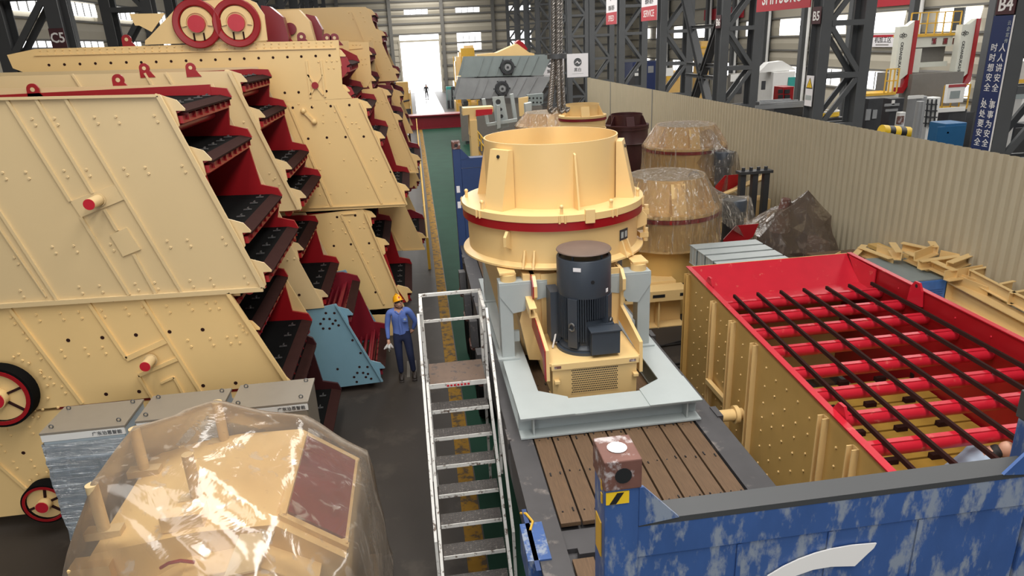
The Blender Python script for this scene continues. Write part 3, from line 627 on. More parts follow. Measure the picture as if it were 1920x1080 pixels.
# motor
MC = Vector((1.80, 7.58, 0.0))
mo = MB().lathe([(0.0, 2.70), (0.305, 2.70), (0.305, 2.72), (0.262, 2.76), (0.262, 3.40)], MC, 48).build('motor', MOTOR, cr, smooth=True)
MB().lathe([(0.33, 2.66), (0.34, 2.66), (0.34, 2.695), (0.30, 2.70), (0.0, 2.70)], MC, 40).build('motor_flange', MOTOR, mo, smooth=True)
MB().lathe([(0.312, 3.36), (0.320, 3.40), (0.320, 3.80), (0.312, 3.815), (0.285, 3.815), (0.285, 3.79), (0.0, 3.78)], MC, 56).build('fan_cowl', MOTOR, mo, smooth=True)
MB().lathe([(0.0, 3.925), (0.2, 3.918), (0.315, 3.893), (0.322, 3.882), (0.315, 3.874), (0.0, 3.874)], MC, 56).build('rain_cap', MOTORTOP, mo, smooth=True)
for k in range(4):
    a = math.radians(45+90*k); MB().tube(MC+Vector((0.24*math.cos(a), 0.24*math.sin(a), 3.79)), MC+Vector((0.24*math.cos(a), 0.24*math.sin(a), 3.88)), 0.012, 8).build('cap_stud', MOTOR, mo)
fin = None
for k in range(72):
    a = math.radians(k*5)
    if 40 < (math.degrees(a)) < 140 and False: continue
    d = abs((math.degrees(a)-270+180) % 360-180)
    z0 = 3.06 if d < 40 and math.degrees(a) > 262 else 2.78
    ca, sa = math.cos(a), math.sin(a); tt = Vector((-sa, ca, 0))*0.0042
    P = [MC+Vector((r*ca, r*sa, z)) for r, z in ((0.255, z0), (0.318 if d > 8 else 0.312, z0+0.05), (0.318, 3.37), (0.255, 3.37))]
    MB().slab([p-tt for p in P], tt*2).build('cooling_fin', MOTOR, mo)
for a in (-128, -36):                                  # flat pads with lifting eyes
    a = math.radians(a); ca, sa = math.cos(a), math.sin(a); tt = Vector((-sa, ca, 0)); u = Vector((ca, sa, 0))
    m = MB(); m.slab([MC+u*0.25-tt*0.06+Vector((0, 0, 2.75)), MC+u*0.25+tt*0.06+Vector((0, 0, 2.75)), MC+u*0.25+tt*0.06+Vector((0, 0, 3.36)), MC+u*0.25-tt*0.06+Vector((0, 0, 3.36))], u*0.078); m.build('motor_pad', MOTOR, mo)
    c = MC+u*0.345+Vector((0, 0, 3.02)); e = MB()
    ring = [c+u*0.0+tt*0.035*math.cos(t)+Vector((0, 0, 0.045*math.sin(t))) for t in [i*math.pi/6 for i in range(13)]]
    e.path(ring, 0.012, 8).build('lifting_eye', CLIP, mo, smooth=True)
MB().box(1.79, 2.13, 7.16, 7.34, 2.70, 2.99).build('terminal_box', MOTOR, mo, bevel=0.008)
MB().box(1.775, 2.145, 7.145, 7.345, 2.985, 3.005).build('terminal_lid', MOTOR, mo, bevel=0.004)
MB().box(1.80, 2.1, 7.32, 7.45, 2.74, 3.02).build('terminal_neck', MOTOR, mo)
MB().box(1.40, 1.52, 7.62, 7.9, 2.72, 3.36).build('mounting_plate', MOTOR, mo)
for a, z in ((-85, 3.57), ):
    a = math.radians(a); MB().tube(MC+Vector((0.318*math.cos(a), 0.318*math.sin(a), z)), MC+Vector((0.323*math.cos(a), 0.323*math.sin(a), z)), 0.023, 16).build('cowl_hole', INKK, mo)
for a, z, w in ((-117, 3.70, 0.045), (-48, 3.41, 0.02)):
    a = math.radians(a); u = Vector((math.cos(a), math.sin(a), 0)); tt = Vector((-u.y, u.x, 0)); c = MC+u*0.3205
    MB().slab([c-tt*w+Vector((0, 0, z)), c+tt*w+Vector((0, 0, z)), c+tt*w+Vector((0, 0, z+0.045)), c-tt*w+Vector((0, 0, z+0.045))], u*0.004).build('data_sticker', SIGNW, mo)
MB().path([(1.40, 7.55, 2.67), (1.44, 7.6, 2.78), (1.47, 7.66, 2.86), (1.50, 7.7, 2.74), (1.46, 7.62, 2.70)], 0.012, 6).build('tied_rope', GLOVE, cr, smooth=True)

# crane slings hanging above the crusher
rs = thing('wire_rope_sling', (1.86, 9.3, 5.25), 'bundle of steel wire rope slings hanging from the crane above the crusher', 'sling')
def strand_rope(pts, r, nm):
    m = MB(); P = [Vector(p) for p in pts]
    L_ = sum((b-a).length for a, b in zip(P, P[1:])); N_ = int(L_/0.02); D = []
    for i in range(N_+1):
        s = L_*i/N_
        for a, b in zip(P, P[1:]):
            l = (b-a).length
            if s <= l+1e-6: D.append(a+(b-a)*(s/l)); break
            s -= l
    for k in range(5):
        q = []
        for i, p in enumerate(D):
            d = (D[min(i+1, len(D)-1)]-D[max(i-1, 0)]).normalized(); u = d.cross(Vector((0, 1, 0))).normalized(); w = d.cross(u)
            a = i*0.02/0.16*2*math.pi+k*2*math.pi/5
            q.append(p+(u*math.cos(a)+w*math.sin(a))*r*0.58)
        m.path(q, r*0.46, 6)
    o = m.build('rope', ROPE, rs, smooth=True); return o
top = 7.6; Yr = 9.3
for xa, xb, ya in ((1.80, 1.745, -0.04), (1.85, 1.86, -0.09), (1.90, 1.95, -0.02), (1.86, 1.80, 0.06), (1.92, 1.93, 0.06)):
    x1, x2 = xa+0.05, xa+0.02
    pts = [(x1, Yr+ya, top), (x2, Yr+ya, 5.95), (xb, Yr+ya*1.6, 5.36)]
    for i in range(9):
        t = math.pi*i/8; pts.append((xb+0.03-0.03*math.cos(t), Yr+ya*1.6, 5.33-0.05*math.sin(t)))
    strand_rope(pts, 0.026, 'rope')
    MB().ball((xb+0.03, Yr+ya*1.6, 5.285), (0.035, 0.02, 0.02), 10, 6).build('thimble', COLDK, rs, smooth=True)
MB().lathe([(0.10, -0.03), (0.125, -0.03), (0.125, 0.03), (0.10, 0.03)], (1.875, Yr, 5.98), 20, True).build('binding', COLDK, rs, smooth=True)
# ================================================================== vibrating screens stacked along the left of the aisle
def xz(Y, pts): return [(p.x, p.z) for p in (aty(a, b, Y) for a, b in pts)]
EAR = [(-0.34, 0.17), (-0.30, 0.215), (-0.08, 0.13), (0.0, 0.02), (-0.005, 0.0), (-0.11, 0.005), (-0.10, -0.17), (-0.02-0.12, -0.22)]
SHARED = {}
def screen(name, label, Y0, Y1, plate, ears, lips=None, ribs=(), bolts=(), holes=(), pm=None, red=None, open_deck=False, stand=0.0, group='vibrating screens stacked beside the aisle', ear_s=1.0, n_clip=5, deckw=1.7):
    """one inclined screen: two side plates, red inner cheek with its saw-tooth wings, stepped decks with dark lips, ears on the near plate"""
    pm = pm or CREAMW; red = red or RED
    P = xz(Y0, plate); E_ = [Vector(e) for e in xz(Y0, ears)]; L_ = [Vector(e) for e in (xz(Y0, lips) if lips else [tuple(e) for e in E_])]
    xs = [p[0] for p in P]; zs = [p[1] for p in P]
    t = thing(name, ((min(xs)+max(xs))/2, (Y0+Y1)/2, max(0.0, min(zs))), label, 'screen', group)
    np_ = MB().prism(P, 'y', Y0, Y0+0.03).build('near_side_plate', pm, t)
    if stand:
        z_ = min(zs)
        for x_ in (max(xs)-1.0, max(xs)-2.6):
            for y_ in (Y0+0.1, Y1-0.35): MB().box(x_-0.15, x_+0.15, y_, y_+0.3, max(0, z_-stand), z_+0.02).build('support_block', COLDK, t)
    if bolts:
        m = MB()
        for b in bolts: c = aty(b[0], b[1], Y0); m.stud((c.x, Y0, c.z), 0.020*ear_s, 0.014)
        m.build('bolts', pm, np_, kind='stuff')
    if holes:
        m = MB()
        for b in holes: c = aty(b[0], b[1], Y0); m.lathe([(0, 0), (0.026*ear_s, 0)], (c.x, Y0-0.003, c.z), 12, axis='y'); 
        m.build('bolt_holes', BROWN, np_, kind='stuff')
    for r in ribs:
        a, b = aty(r[0], r[1], Y0), aty(r[2], r[3], Y0); w = r[4] if len(r) > 4 else 0.035
        MB().bar((a.x, Y0-0.012, a.z), (b.x, Y0-0.012, b.z), 0.03, w, (b-a).cross(Vector((0, 1, 0)))).build('rib', pm, np_)
    for e in E_:
        pts = [(e.x+dx*ear_s, e.y+dz*ear_s) for dx, dz in EAR]
        MB().prism(pts, 'y', Y0+0.031, Y0+0.05).build('ear', pm, t)
    MB().prism(P, 'y', Y1, Y1+0.03).build('far_side_plate', pm, t)
    # red cheek on the inside of the far plate
    L_ = sorted(L_, key=lambda v: -v.y); s = ear_s; top = max(q[1] for q in P if q[0] > max(xs)-1.4)-0.03
    x_l = max(min(xs)+0.05, L_[0].x-2.6); pr = []
    k0 = L_[0]
    pr += [(x_l, min(top, k0.y+0.42*s)), (k0.x-0.36*s, min(top, k0.y+0.30*s)), (k0.x-0.05*s, k0.y+0.13*s), (k0.x, k0.y)]
    for a, b in zip(L_, L_[1:]):
        pr += [(a.x-0.07*s, a.y-0.03*s), (a.x-0.07*s, a.y-0.14*s), (b.x-0.30*s, b.y+0.20*s), (b.x-0.05*s, b.y+0.13*s), (b.x, b.y)]
    a = L_[-1]; pr += [(a.x-0.07*s, a.y-0.03*s), (a.x-0.07*s, a.y-0.22*s), (x_l, a.y-0.22*s)]
    MB().prism(pr, 'y', Y1-0.05, Y1-0.005).build('inner_cheek', red, t)
    MB().prism([(x-0.04, z) for x, z in pr], 'y', Y0+0.055, Y0+0.07).build('inner_cheek', red, t)
    for e in L_:
        w = deckw*s; ya, yb = Y0+0.075, Y1-0.055
        if open_deck:
            d = MB().box(e.x-0.32*s, e.x-0.28*s, ya, yb, e.y-0.08, e.y+0.02).build('deck', red, t)
            for k in range(6): MB().tube((e.x-(0.36+0.13*k)*s, ya, e.y-0.05-0.05*k), (e.x-(0.36+0.13*k)*s, yb, e.y-0.05-0.05*k), 0.035, 8).build('deck_bar', red, d, smooth=True)
        else:
            d = MB().prism([(e.x-w, e.y+0.10), (e.x-0.17*s, e.y+0.04), (e.x-0.17*s, e.y-0.005), (e.x-w, e.y+0.05)], 'y', ya, yb).build('deck', BLACK, t)
            m = MB()
            for k in range(n_clip):
                yy = ya+(yb-ya)*(0.12+0.76*k/max(1, n_clip-1))
                m.box(e.x-0.34*s, e.x-0.23*s, yy-0.02, yy+0.02, e.y+0.05, e.y+0.062); m.box(e.x-0.29*s, e.x-0.275*s, yy-0.01, yy+0.07, e.y+0.05, e.y+0.08)
            m.build('deck_clips', CLIP, d, kind='stuff')
        MB().prism([(e.x-0.165*s, e.y+0.045), (e.x+0.0, e.y-0.005), (e.x-0.005, e.y-0.03), (e.x-0.165*s, e.y+0.01)], 'y', ya, yb).build('discharge_lip', BROWN, t)
        MB().box(e.x-0.22*s, e.x-0.06*s, ya, yb, e.y-0.15*s, e.y-0.06*s).build('lip_beam', red, t)
        m = MB(); k = ya+0.15
        while k < yb: m.box(e.x-0.215*s, e.x-0.03*s, k, k+0.015, e.y-0.12*s, e.y-0.03); k += 0.3
        m.build('lip_stiffeners', red, t, kind='stuff')
        MB().tube((e.x-0.34*s, ya, e.y-0.24*s), (e.x-0.34*s, yb, e.y-0.24*s), 0.065*s, 12).build('cross_tube', red, t, smooth=True)
    return t, np_
def lug(parent, Y, px, py, m=RED, s=1.0, name='lifting_lug', below=0.10):
    c = aty(px, py, Y); n = 10
    ring = [(c.x+0.085*s*math.cos(a), c.z+0.085*s*math.sin(a)) for a in [math.pi*(-0.15+1.15*i/n) for i in range(n+1)]]
    pts = ring+[(c.x-0.09*s, c.z-below*s-0.05), (c.x+0.16*s, c.z-below*s-0.05)]
    o = MB().prism(pts, 'y', Y, Y+0.03).build(name, m, parent)
    MB().lathe([(0, 0), (0.032*s, 0)], (c.x, Y-0.003, c.z), 14, axis='y').build('lug_hole', CREAMW, o)
    return o
def rim(np_, Y, pts, w=0.05, m=None):                    # proud edge strip along a polyline
    for a, b in zip(pts, pts[1:]):
        A, B = aty(*a, Y), aty(*b, Y)
        MB().bar((A.x, Y-0.02, A.z), (B.x, Y-0.02, B.z), 0.045, w, (B-A).cross(Vector((0, 1, 0)))).build('edge_flange', m or CREAMW, np_)
def pairs(rows): return [q for x, y in rows for q in ((x, y), (x+7, y+12))]

DKMAR = mat('dark_maroon_paint', (0.045, 0.008, 0.009), 0.5, var=0.2)  # dark maroon; on the bottom front screen it stands for shaded red
# ---- front stack: three screens one above the other
Y1a, Y1b = 9.0, 11.4
A_b = pairs([(60,223),(102,222),(177,220),(217,219),(289,217),(5,324),(48,323),(120,320),(162,318),(232,316),(272,314),(341,311),(98,463),(138,461),(207,458),(313,452),(351,450),(417,446),(27,483),(38,545),(78,543),(148,538),(186,536),(253,532),(290,530),(356,526),(394,523),(458,519)])
A_r = [(12,184,133,377),(153,407,243,552),(67,183,175,362),(197,392,221,432),(252,476,293,550),(122,182,342,548),(-40,334,108,562),(-40,370,88,556,0.012)]
sA, pA = screen('vibrating_screen', 'topmost cream screen of the front stack, broad plate with a red-capped pipe stub', Y1a, Y1b,
    [(-420, 195), (298, 177), (497, 541), (-420, 604)], [(346,208),(396,302),(470,437),(509,511)], ribs=A_r, bolts=A_b)
rim(pA, Y1a, [(298,179),(494,538)]); rim(pA, Y1a, [(-300,592),(494,541)], 0.06); rim(pA, Y1a, [(-300,191),(298,179)], 0.03)
def plate_px(np_, Y, pts, name, th=0.02, m=None): MB().prism(xz(Y, pts), 'y', Y-th, Y).build(name, m or CREAMW, np_)
plate_px(pA, Y1a, [(133,377),(217,345),(235,373),(153,407)], 'bracket_plate'); plate_px(pA, Y1a, [(207,440),(238,426),(265,467),(232,480)], 'bracket_plate', 0.024)
def stub(np_, Y, base, tip, r, cap):
    b = aty(*base, Y); L_ = 0.30
    for k in range(60):                                   # length out of the plate from the photo's tip
        L_ = 0.05+0.01*k; q = Vector((b.x, Y-L_, b.z)); d = q-O; px = CX+F*d.dot(RX)/d.dot(RF); 
        if px < tip[0]: break
    MB().tube((b.x, Y, b.z), (b.x, Y-L_, b.z), r, 20).build('pipe_stub', CREAMW, np_, smooth=True)
    MB().lathe([(r*1.05, -0.005), (r*1.25, -0.005), (r*1.25, 0), (r*1.05, 0)], (b.x, Y-0.03, b.z), 20, True, 'y').build('stub_collar', CREAMW, np_)
    MB().tube((b.x, Y-L_-0.006, b.z), (b.x, Y-L_, b.z), r*0.97, 20).build('red_cap', cap, np_, smooth=True)
stub(pA, Y1a, (186,374), (167,383), 0.068, REDB)
lug(sA, Y1b-0.06, 61, 168); lug(sA, Y1b+0.04, 221, 150)
cheek = aty(432, 176, Y1b)
MB().box(-9, aty(395,160,Y1b).x, Y1b-0.06, Y1b-0.01, aty(395,160,Y1b).z-0.45, aty(395,158,Y1b).z).build('top_cheek', RED, sA)

B_b = pairs([(21,595),(68,590),(113,587),(147,585),(190,582),(235,578),(267,576),(312,574),(354,569),(387,568),(404,567),(44,624),(70,661),(115,657),(159,653),(192,651),(352,638),(394,635),(426,632),(443,631),(449,608),(456,613),(35,664),(116,725),(94,708),(76,695),(65,770),(109,764)])
B_h = [(81,570),(147,566),(212,562),(128,638),(192,633),(255,628),(318,622),(380,618),(199,739),(261,734),(381,723),(442,718)]
sB, pB = screen('vibrating_screen', 'middle cream screen of the front stack with a red spoked flywheel on its plate', Y1a+0.02, Y1b,
    [(-420, 606), (428, 546), (541, 719), (-420, 818)], [(450,556),(487,620),(544,718)], ribs=[(15,572,155,756,.04),(165,564,238,671,.04),(238,672,312,638,.07),(267,560,380,740,.04),(260,703,333,672,.05),(260,703,293,757,.03),(303,717,327,706,.03),(327,706,347,742,.03)], bolts=B_b, holes=B_h, pm=CREAM)
rim(pB, Y1a, [(428,548),(540,716)], m=CREAM)
stub(pB, Y1a, (284,673), (272,692), 0.068, REDB)
def flywheel(np_, Y, c, r, label=None):
    p = aty(*c, Y); C = (p.x, Y-0.16, p.z)
    o = MB().lathe([(r*0.80, -0.09), (r*1.0, -0.09), (r*1.0, 0.09), (r*0.80, 0.09)], C, 40, True, 'y').build('flywheel_rim', BLACK, np_, smooth=True)
    MB().lathe([(r*0.80, -0.1), (r*0.92, -0.1), (r*0.92, -0.085), (r*0.80, -0.085)], C, 40, True, 'y').build('flywheel_red_ring', RED, o, smooth=True)
    MB().lathe([(0, -0.05), (r*0.8, -0.05), (r*0.8, -0.02), (0, -0.02)], C, 32, False, 'y').build('flywheel_disc', CREAM, o, smooth=True)
    MB().tube((C[0], C[1]-0.16, C[2]), (C[0], C[1]+0.02, C[2]), r*0.30, 20).build('hub', CREAM, o, smooth=True)
    MB().tube((C[0], C[1]-0.17, C[2]), (C[0], C[1]-0.16, C[2]), r*0.27, 20).build('red_cap', REDB, o)
    for a in (20, 80, 200, 320):
        u = Vector((math.cos(math.radians(a)), 0, math.sin(math.radians(a)))); MB().bar(Vector(C)+u*r*0.3+Vector((0, -0.06, 0)), Vector(C)+u*r*0.8+Vector((0, -0.06, 0)), 0.03, 0.02, (0, 1, 0)).build('spoke', BROWN, o)
    for k in range(16):
        a = k*math.pi/8; MB().stud((p.x+r*1.15*math.cos(a), Y, p.z+r*1.15*math.sin(a)), 0.02, 0.014).build('ring_bolt', CREAM, o)
flywheel(pB, Y1a, (15, 730), 0.42)
C_b = pairs([(13,805),(55,801),(-10,835),(25,866),(58,863),(2,835)])
sC, pC = screen('vibrating_screen', 'bottom cream screen of the front stack, half hidden behind the grey cabinets', Y1a+0.04, Y1b,
    [(-420, 822), (500, 730), (560, 905), (-420, 1018)], [(590,838)], lips=[(555,770),(613,868)], ribs=[(-60,818,55,920,.04)], bolts=C_b, holes=[(44,849),(-20,855)], pm=CREAM, red=DKMAR)  # red interior darkened to maroon for the shade low in the stack
flywheel(pC, Y1a, (100, 925), 0.30)

# ---- second stack: two cream screens on a light blue one
Y2a, Y2b = 12.1, 14.3
sD, pD = screen('vibrating_screen', 'pale screen behind the topmost front one, narrow strip with numbered ears', Y2a, Y2b,
    [(-300, 150), (430, 133), (563, 394), (-300, 450)], [(463,154),(497,221),(547,318),(574,372)], ribs=[(136,139,170,190,.03),(272,137,310,200,.03),(310,136,350,200,.03)], bolts=pairs([(457,229),(505,325),(516,334)]))
rim(pD, Y2a, [(430,134),(561,392)]); lug(sD, Y2a-0.01, 270, 128, s=0.9); lug(sD, Y2a-0.01, 357, 127, s=0.9)
sE, pE = screen('vibrating_screen', 'pale screen standing on the light blue screen, below the numbered-ear strip', Y2a+0.03, Y2b,
    [(-300, 480), (540, 452), (608, 577), (-300, 660)], [(569,470),(615,558)], holes=[(561,553)], bolts=[(525,487),(539,487),(552,485)])
sF, pF = screen('vibrating_screen', 'light blue screen at floor level beside the worker, with holes drilled in its plate', Y2a+0.06, Y2b-0.1,
    [(300, 640), (557, 586), (630, 570), (718, 716), (300, 768)], [(662,592),(722,692)], holes=[(611,587),(627,587),(607,598),(618,598),(629,601),(601,607),(624,607),(635,610),(606,616),(618,616),(568,590),(661,638),(676,662),(633,692),(674,688),(689,688),(670,699),(681,699),(690,701),(664,707),(686,707),(696,710),(669,716)], pm=STEELB, red=MAROON, open_deck=True, ear_s=0.95)  # interior red swapped for maroon to carry the shade down here
rim(pF, Y2a+0.06, [(630,571),(717,714)], 0.03, STEELB)

# ---- third stack: long beam screen with two eccentric rings on top, two broad screens below
Y3a, Y3b = 14.7, 17.0
g_b = [(x, 92-(x-70)*0.030+dy) for x in list(range(75, 630, 14)) for dy in (3, 10)]
g_h = [(92,122),(121,121),(150,120),(179,119),(208,118),(237,117),(265,117),(293,116),(321,115),(349,114),(377,113),(404,112),(431,111),(458,110),(485,109),(512,108),(539,107),(565,106),(592,105),(618,104),(534,174),(560,173),(612,171)]
sG, pG = screen('vibrating_screen', 'long cream beam screen on top of the third stack, carrying two red ringed exciters', Y3a, Y3b,
    [(13,103),(65,92),(635,75),(637,109),(640,130),(642,161),(660,184),(530,191),(78,148),(24,128)], [(648,106),(656,172)], lips=[(660,120),(668,176)], bolts=g_b+[(597,116),(612,115),(622,115),(632,114),(602,128),(616,128),(626,128)], holes=g_h, pm=CREAM, ribs=[(65,104,630,90,.02),(575,114,583,183,.04),(602,113,610,182,.04),(577,140,606,178,.03),(604,140,582,178,.03)])
p = aty(591, 160, Y3a); MB().tube((p.x, Y3a-0.05, p.z), (p.x, Y3a, p.z), 0.066, 20).build('red_cap', RED, pG)
ex = MB().prism(xz(Y3a, [(273,84),(273,76),(282,68),(338,8),(345,3),(462,-3),(480,5),(496,28),(502,76)]), 'y', Y3a-0.03, Y3a+0.02).build('exciter_plate', CREAM, sG)
plate_px(pG, Y3a+0.05, [(243,26),(310,25),(285,60),(262,48),(254,48)], 'bracket_plate', 0.02, CREAM)
for cx, cy in ((372, 45), (446, 43)):
    c = aty(cx, cy, Y3a); C = (c.x, Y3a-0.05, c.z)
    o = MB().lathe([(0.31, -0.05), (0.33, -0.07), (0.42, -0.08), (0.435, -0.07), (0.435, 0.0), (0.31, 0.0)], C, 48, True, 'y').build('exciter_ring', RED, ex, smooth=True)
    o = ex
    MB().lathe([(0, -0.03), (0.30, -0.03)], C, 40, False, 'y').build('exciter_disc', CREAM, ex)
    MB().lathe([(0.19, -0.06), (0.28, -0.06), (0.28, -0.03), (0.19, -0.03)], C, 32, True, 'y', math.radians(-10), math.radians(190)).build('counterweight', CREAM, ex, smooth=True)
    MB().tube((C[0], C[1]-0.11, C[2]), (C[0], C[1]-0.02, C[2]), 0.155, 28).build('red_hub', REDB, ex, smooth=True)
    for s_ in (-0.09, 0.09): MB().box(C[0]+s_-0.012, C[0]+s_+0.012, C[1]-0.06, C[1]-0.03, C[2]-0.30, C[2]-0.16).build('hub_bar', BROWN, ex)
for k, (a, b) in enumerate(((237, 74), (536, 68), (565, 69), (613, 71), (627, 71))): lug(sG, Y3a+1.0 if k else Y3a+0.3, a, b, MAROON if k > 1 else RED, 1.05)
# far-side exciter housings peeping over the beam
for k, (pts, m, yy) in enumerate((([(489,10),(505,12),(530,32),(541,70),(541,78),(500,78)], MAROON, Y3a+0.8), ([(522,20),(560,18),(580,40),(590,76),(520,76)], CREAM, Y3a+1.4), ([(573,26),(590,30),(604,55),(604,76),(575,76)], MAROON, Y3a+1.9))):
    MB().prism(xz(yy, pts), 'y', yy, yy+0.35).build('exciter_housing', m, sG)
c = aty(545, 54, Y3a+1.38); MB().tube((c.x, Y3a+1.33, c.z), (c.x, Y3a+1.4, c.z), 0.12, 20).build('red_cap', MAROON, sG)
H_b = [(560,195),(587,200),(612,192),(560,320),(600,318)]+[(x, y) for x, y in ((606,215),(628,210),(640,222),(630,228),(648,218),(606,230),(660,231),(668,231),(674,240),(652,240),(700,295),(706,300),(696,300),(645,300),(618,268),(722,340),(742,371),(600,365),(620,363),(650,360),(690,352),(715,350))]
sH, pH = screen('vibrating_screen', 'broad cream screen under the long beam, near the middle of the left side', Y3a, Y3b,
    [(300,205),(545,190),(671,184),(675,192),(764,384),(760,387),(300,412)], [(697,203),(722,260),(768,358)], ribs=[(541,196,622,386,.04),(628,196,716,381,.04),(580,390,762,382,.02)], bolts=H_b, holes=[(549,202),(585,201),(620,199),(655,197),(578,260),(613,258),(648,257),(682,256),(733,322)], pm=CREAM)
rim(pH, Y3a, [(675,192),(763,383)], 0.03, CREAM)
c = aty(580, 217, Y3a); m = MB().bar((c.x-0.10, Y3a-0.03, c.z+0.10), (c.x+0.08, Y3a-0.03, c.z-0.12), 0.05, 0.05).ball((c.x-0.10, Y3a-0.03, c.z+0.1), 0.06, 10, 6).ball((c.x+0.08, Y3a-0.03, c.z-0.12), 0.06, 10, 6); m.build('link_arm', CREAM, pH, smooth=True)
sI, pI = screen('vibrating_screen', 'broad cream screen standing directly behind the worker', Y3a+0.03, Y3b,
    [(300,440),(640,396),(681,392),(757,575),(707,580),(300,600)], [(705,408),(730,460),(773,550)], ribs=[(640,402,720,570,.04),(640,402,668,400,.02)], bolts=[(620,418),(642,414),(655,415),(625,432),(642,430),(682,418),(690,418),(675,427),(683,427),(692,426),(648,437),(668,469),(699,466),(708,470),(680,475),(700,480),(715,476),(690,492),(662,487),(702,520),(712,550)], holes=[(632,407),(666,404),(626,461),(658,458),(692,456),(704,548)], pm=CREAM)
rim(pI, Y3a, [(684,398),(757,574)], 0.03, CREAM)
lowI, _ = screen('vibrating_screen', 'low screen in shade at the foot of the third stack', Y3a+0.05, Y3b, [(300,600),(740,590),(775,660),(300,680)], [(775,630)], pm=CREAM, red=MAROON)  # shade at the stack foot put into the maroon interior

# ---- farther stacks, slimmer in the picture
Y4a, Y4b = 17.6, 19.8
def far_screen(label, Ya, Yb, plate, ears, red=MAROON, bolts=(), ribs=(), stand=0.0):
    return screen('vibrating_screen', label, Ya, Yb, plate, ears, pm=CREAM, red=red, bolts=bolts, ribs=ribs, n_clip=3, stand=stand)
far_screen('cream upper screen of the fourth stack, cut square at the end of the long beam', Y4a, Y4b, [(400,90),(650,79),(691,79),(693,101),(697,147),(688,164),(400,172)], [(698,103),(705,152)], bolts=[(662,84),(668,84),(675,84),(671,111),(678,111),(685,110),(672,121),(680,121),(687,120),(672,155),(680,155)], ribs=[(655,92,680,90,.02),(664,108,668,150,.03)])
far_screen('cream middle screen of the fourth stack, a slanted strip left of the aisle', Y4a, Y4b, [(450,180),(686,167),(717,165),(785,323),(450,345)], [(734,179),(755,225),(790,301)], stand=0.75, bolts=[(705,182),(709,192),(716,189),(718,195),(724,192),(730,235),(738,233),(741,240),(733,243),(740,290),(750,300),(768,310),(770,318)], ribs=[(717,166,784,321,.03),(761,323,785,323,.03)])
far_screen('cream lower screen of the fourth stack, its foot level with the yellow guard rail', Y4a, Y4b, [(450,400),(729,391),(760,387),(797,467),(450,490)], [(799,447)], stand=3.0, bolts=[(766,445)], ribs=[(727,418,752,466,.03),(755,469,797,467,.03)])
Y5a, Y5b = 20.5, 22.6
far_screen('cream topmost screen of the fifth stack, against the far wall', Y5a, Y5b, [(400,22),(640,13),(686,13),(691,22),(747,151),(707,153),(400,165)], [(704,28),(723,67),(749,138)], stand=0.3, bolts=[(654,24),(676,23),(662,36),(681,32),(684,40),(698,72),(704,78),(694,76),(712,78),(704,110),(724,108),(730,130),(715,138)], ribs=[(660,22,690,95,.03),(700,108,715,145,.03)])
far_screen('cream middle screen of the fifth stack, mostly hidden behind the fourth', Y5a, Y5b, [(500,172),(735,160),(775,250),(500,262)], [(757,180),(768,235)])
far_screen('cream lower screen of the fifth stack beside the guard rail', Y5a, Y5b, [(500,270),(752,262),(785,335),(773,352),(500,360)], [(778,300),(788,340)], stand=4.0)
# ================================================================== mobile step ladder beside the flat rack
ld = thing('step_ladder', (0.28, 7.7, 0.0), 'tall white steel step ladder with chequer plate treads and a small platform', 'ladder')
lx0, lx1 = -0.15, 0.645
ZP = 2.0
stp = [(8.22, ZP)] + [(8.22-0.25*k, ZP-0.25*k) for k in range(1, 8)]
MB().box(lx0+0.03, lx1-0.03, 8.22, 8.85, ZP-0.025, ZP).build('platform', TREADB, ld)
MB().box(lx0+0.02, lx1-0.02, 8.205, 8.22, ZP-0.06, ZP+0.004).build('platform_edge', WHITEP, ld)
for k in range(7): MB().box(0.10+k*0.045, 0.13+k*0.045, 8.200, 8.205, ZP-0.045, ZP-0.02).build('red_mark', REDB, ld)
rnd = random.Random(3)
for k, (y, z) in enumerate(stp[1:]):
    st = MB().box(lx0+0.03, lx1-0.03, y, y+0.21, z-0.02, z).build('step', TREAD, ld)
    MB().box(lx0+0.03, lx1-0.03, y-0.012, y, z-0.045, z+0.003).build('nosing', WHITEP, st)
    m = MB()
    for i in range(22):
        for j in range(6):
            cx_, cy_ = lx0+0.07+i*0.034, y+0.02+j*0.034; a = 0.7 if (i+j) % 2 else -0.7
            m.bar((cx_-0.011*math.cos(a), cy_-0.011*math.sin(a), z+0.001), (cx_+0.011*math.cos(a), cy_+0.011*math.sin(a), z+0.001), 0.006, 0.004)
    m.build('tread_pattern', CLIP, st, kind='stuff')
for s, x in ((0, lx0), (1, lx1)):
    yb, zb = 8.22-0.25*8, 0.0
    MB().bar((x, 8.26, ZP+0.02), (x, yb, zb), 0.035, 0.075, (0, 0, 1)).build('stringer', WHITEP, ld)
    MB().box(x-0.018, x+0.018, 8.82, 8.86, 0, 3.02).build('rear_leg', WHITEP, ld)
    MB().box(x-0.018, x+0.018, 8.22, 8.26, ZP-0.3, 3.02).build('front_post', WHITEP, ld)
    MB().box(x-0.02, x+0.02, 8.2, 8.88, 3.0, 3.035).build('side_handrail', WHITEP, ld)
    MB().box(x-0.016, x+0.016, 8.24, 8.84, 2.62, 2.65).build('side_midrail', WHITEP, ld)
    o = (x-0.035 if s == 0 else x+0.035)
    MB().bar((o, 8.22, 3.0), (o, 6.35, 1.02), 0.032, 0.04).build('stair_handrail', WHITEP, ld)
    MB().bar((o, 6.36, 1.03), (o, 6.30, 0.12), 0.032, 0.035, (0, 1, 0)).build('handrail_post', WHITEP, ld)
    MB().bar((o, 7.35, 1.12), (o, 7.35, 2.08), 0.03, 0.03, (0, 1, 0)).build('baluster', WHITEP, ld)
    MB().bar((x, 8.83, 0.25), (x, 7.6, 1.38), 0.03, 0.03).build('side_brace', WHITEP, ld)
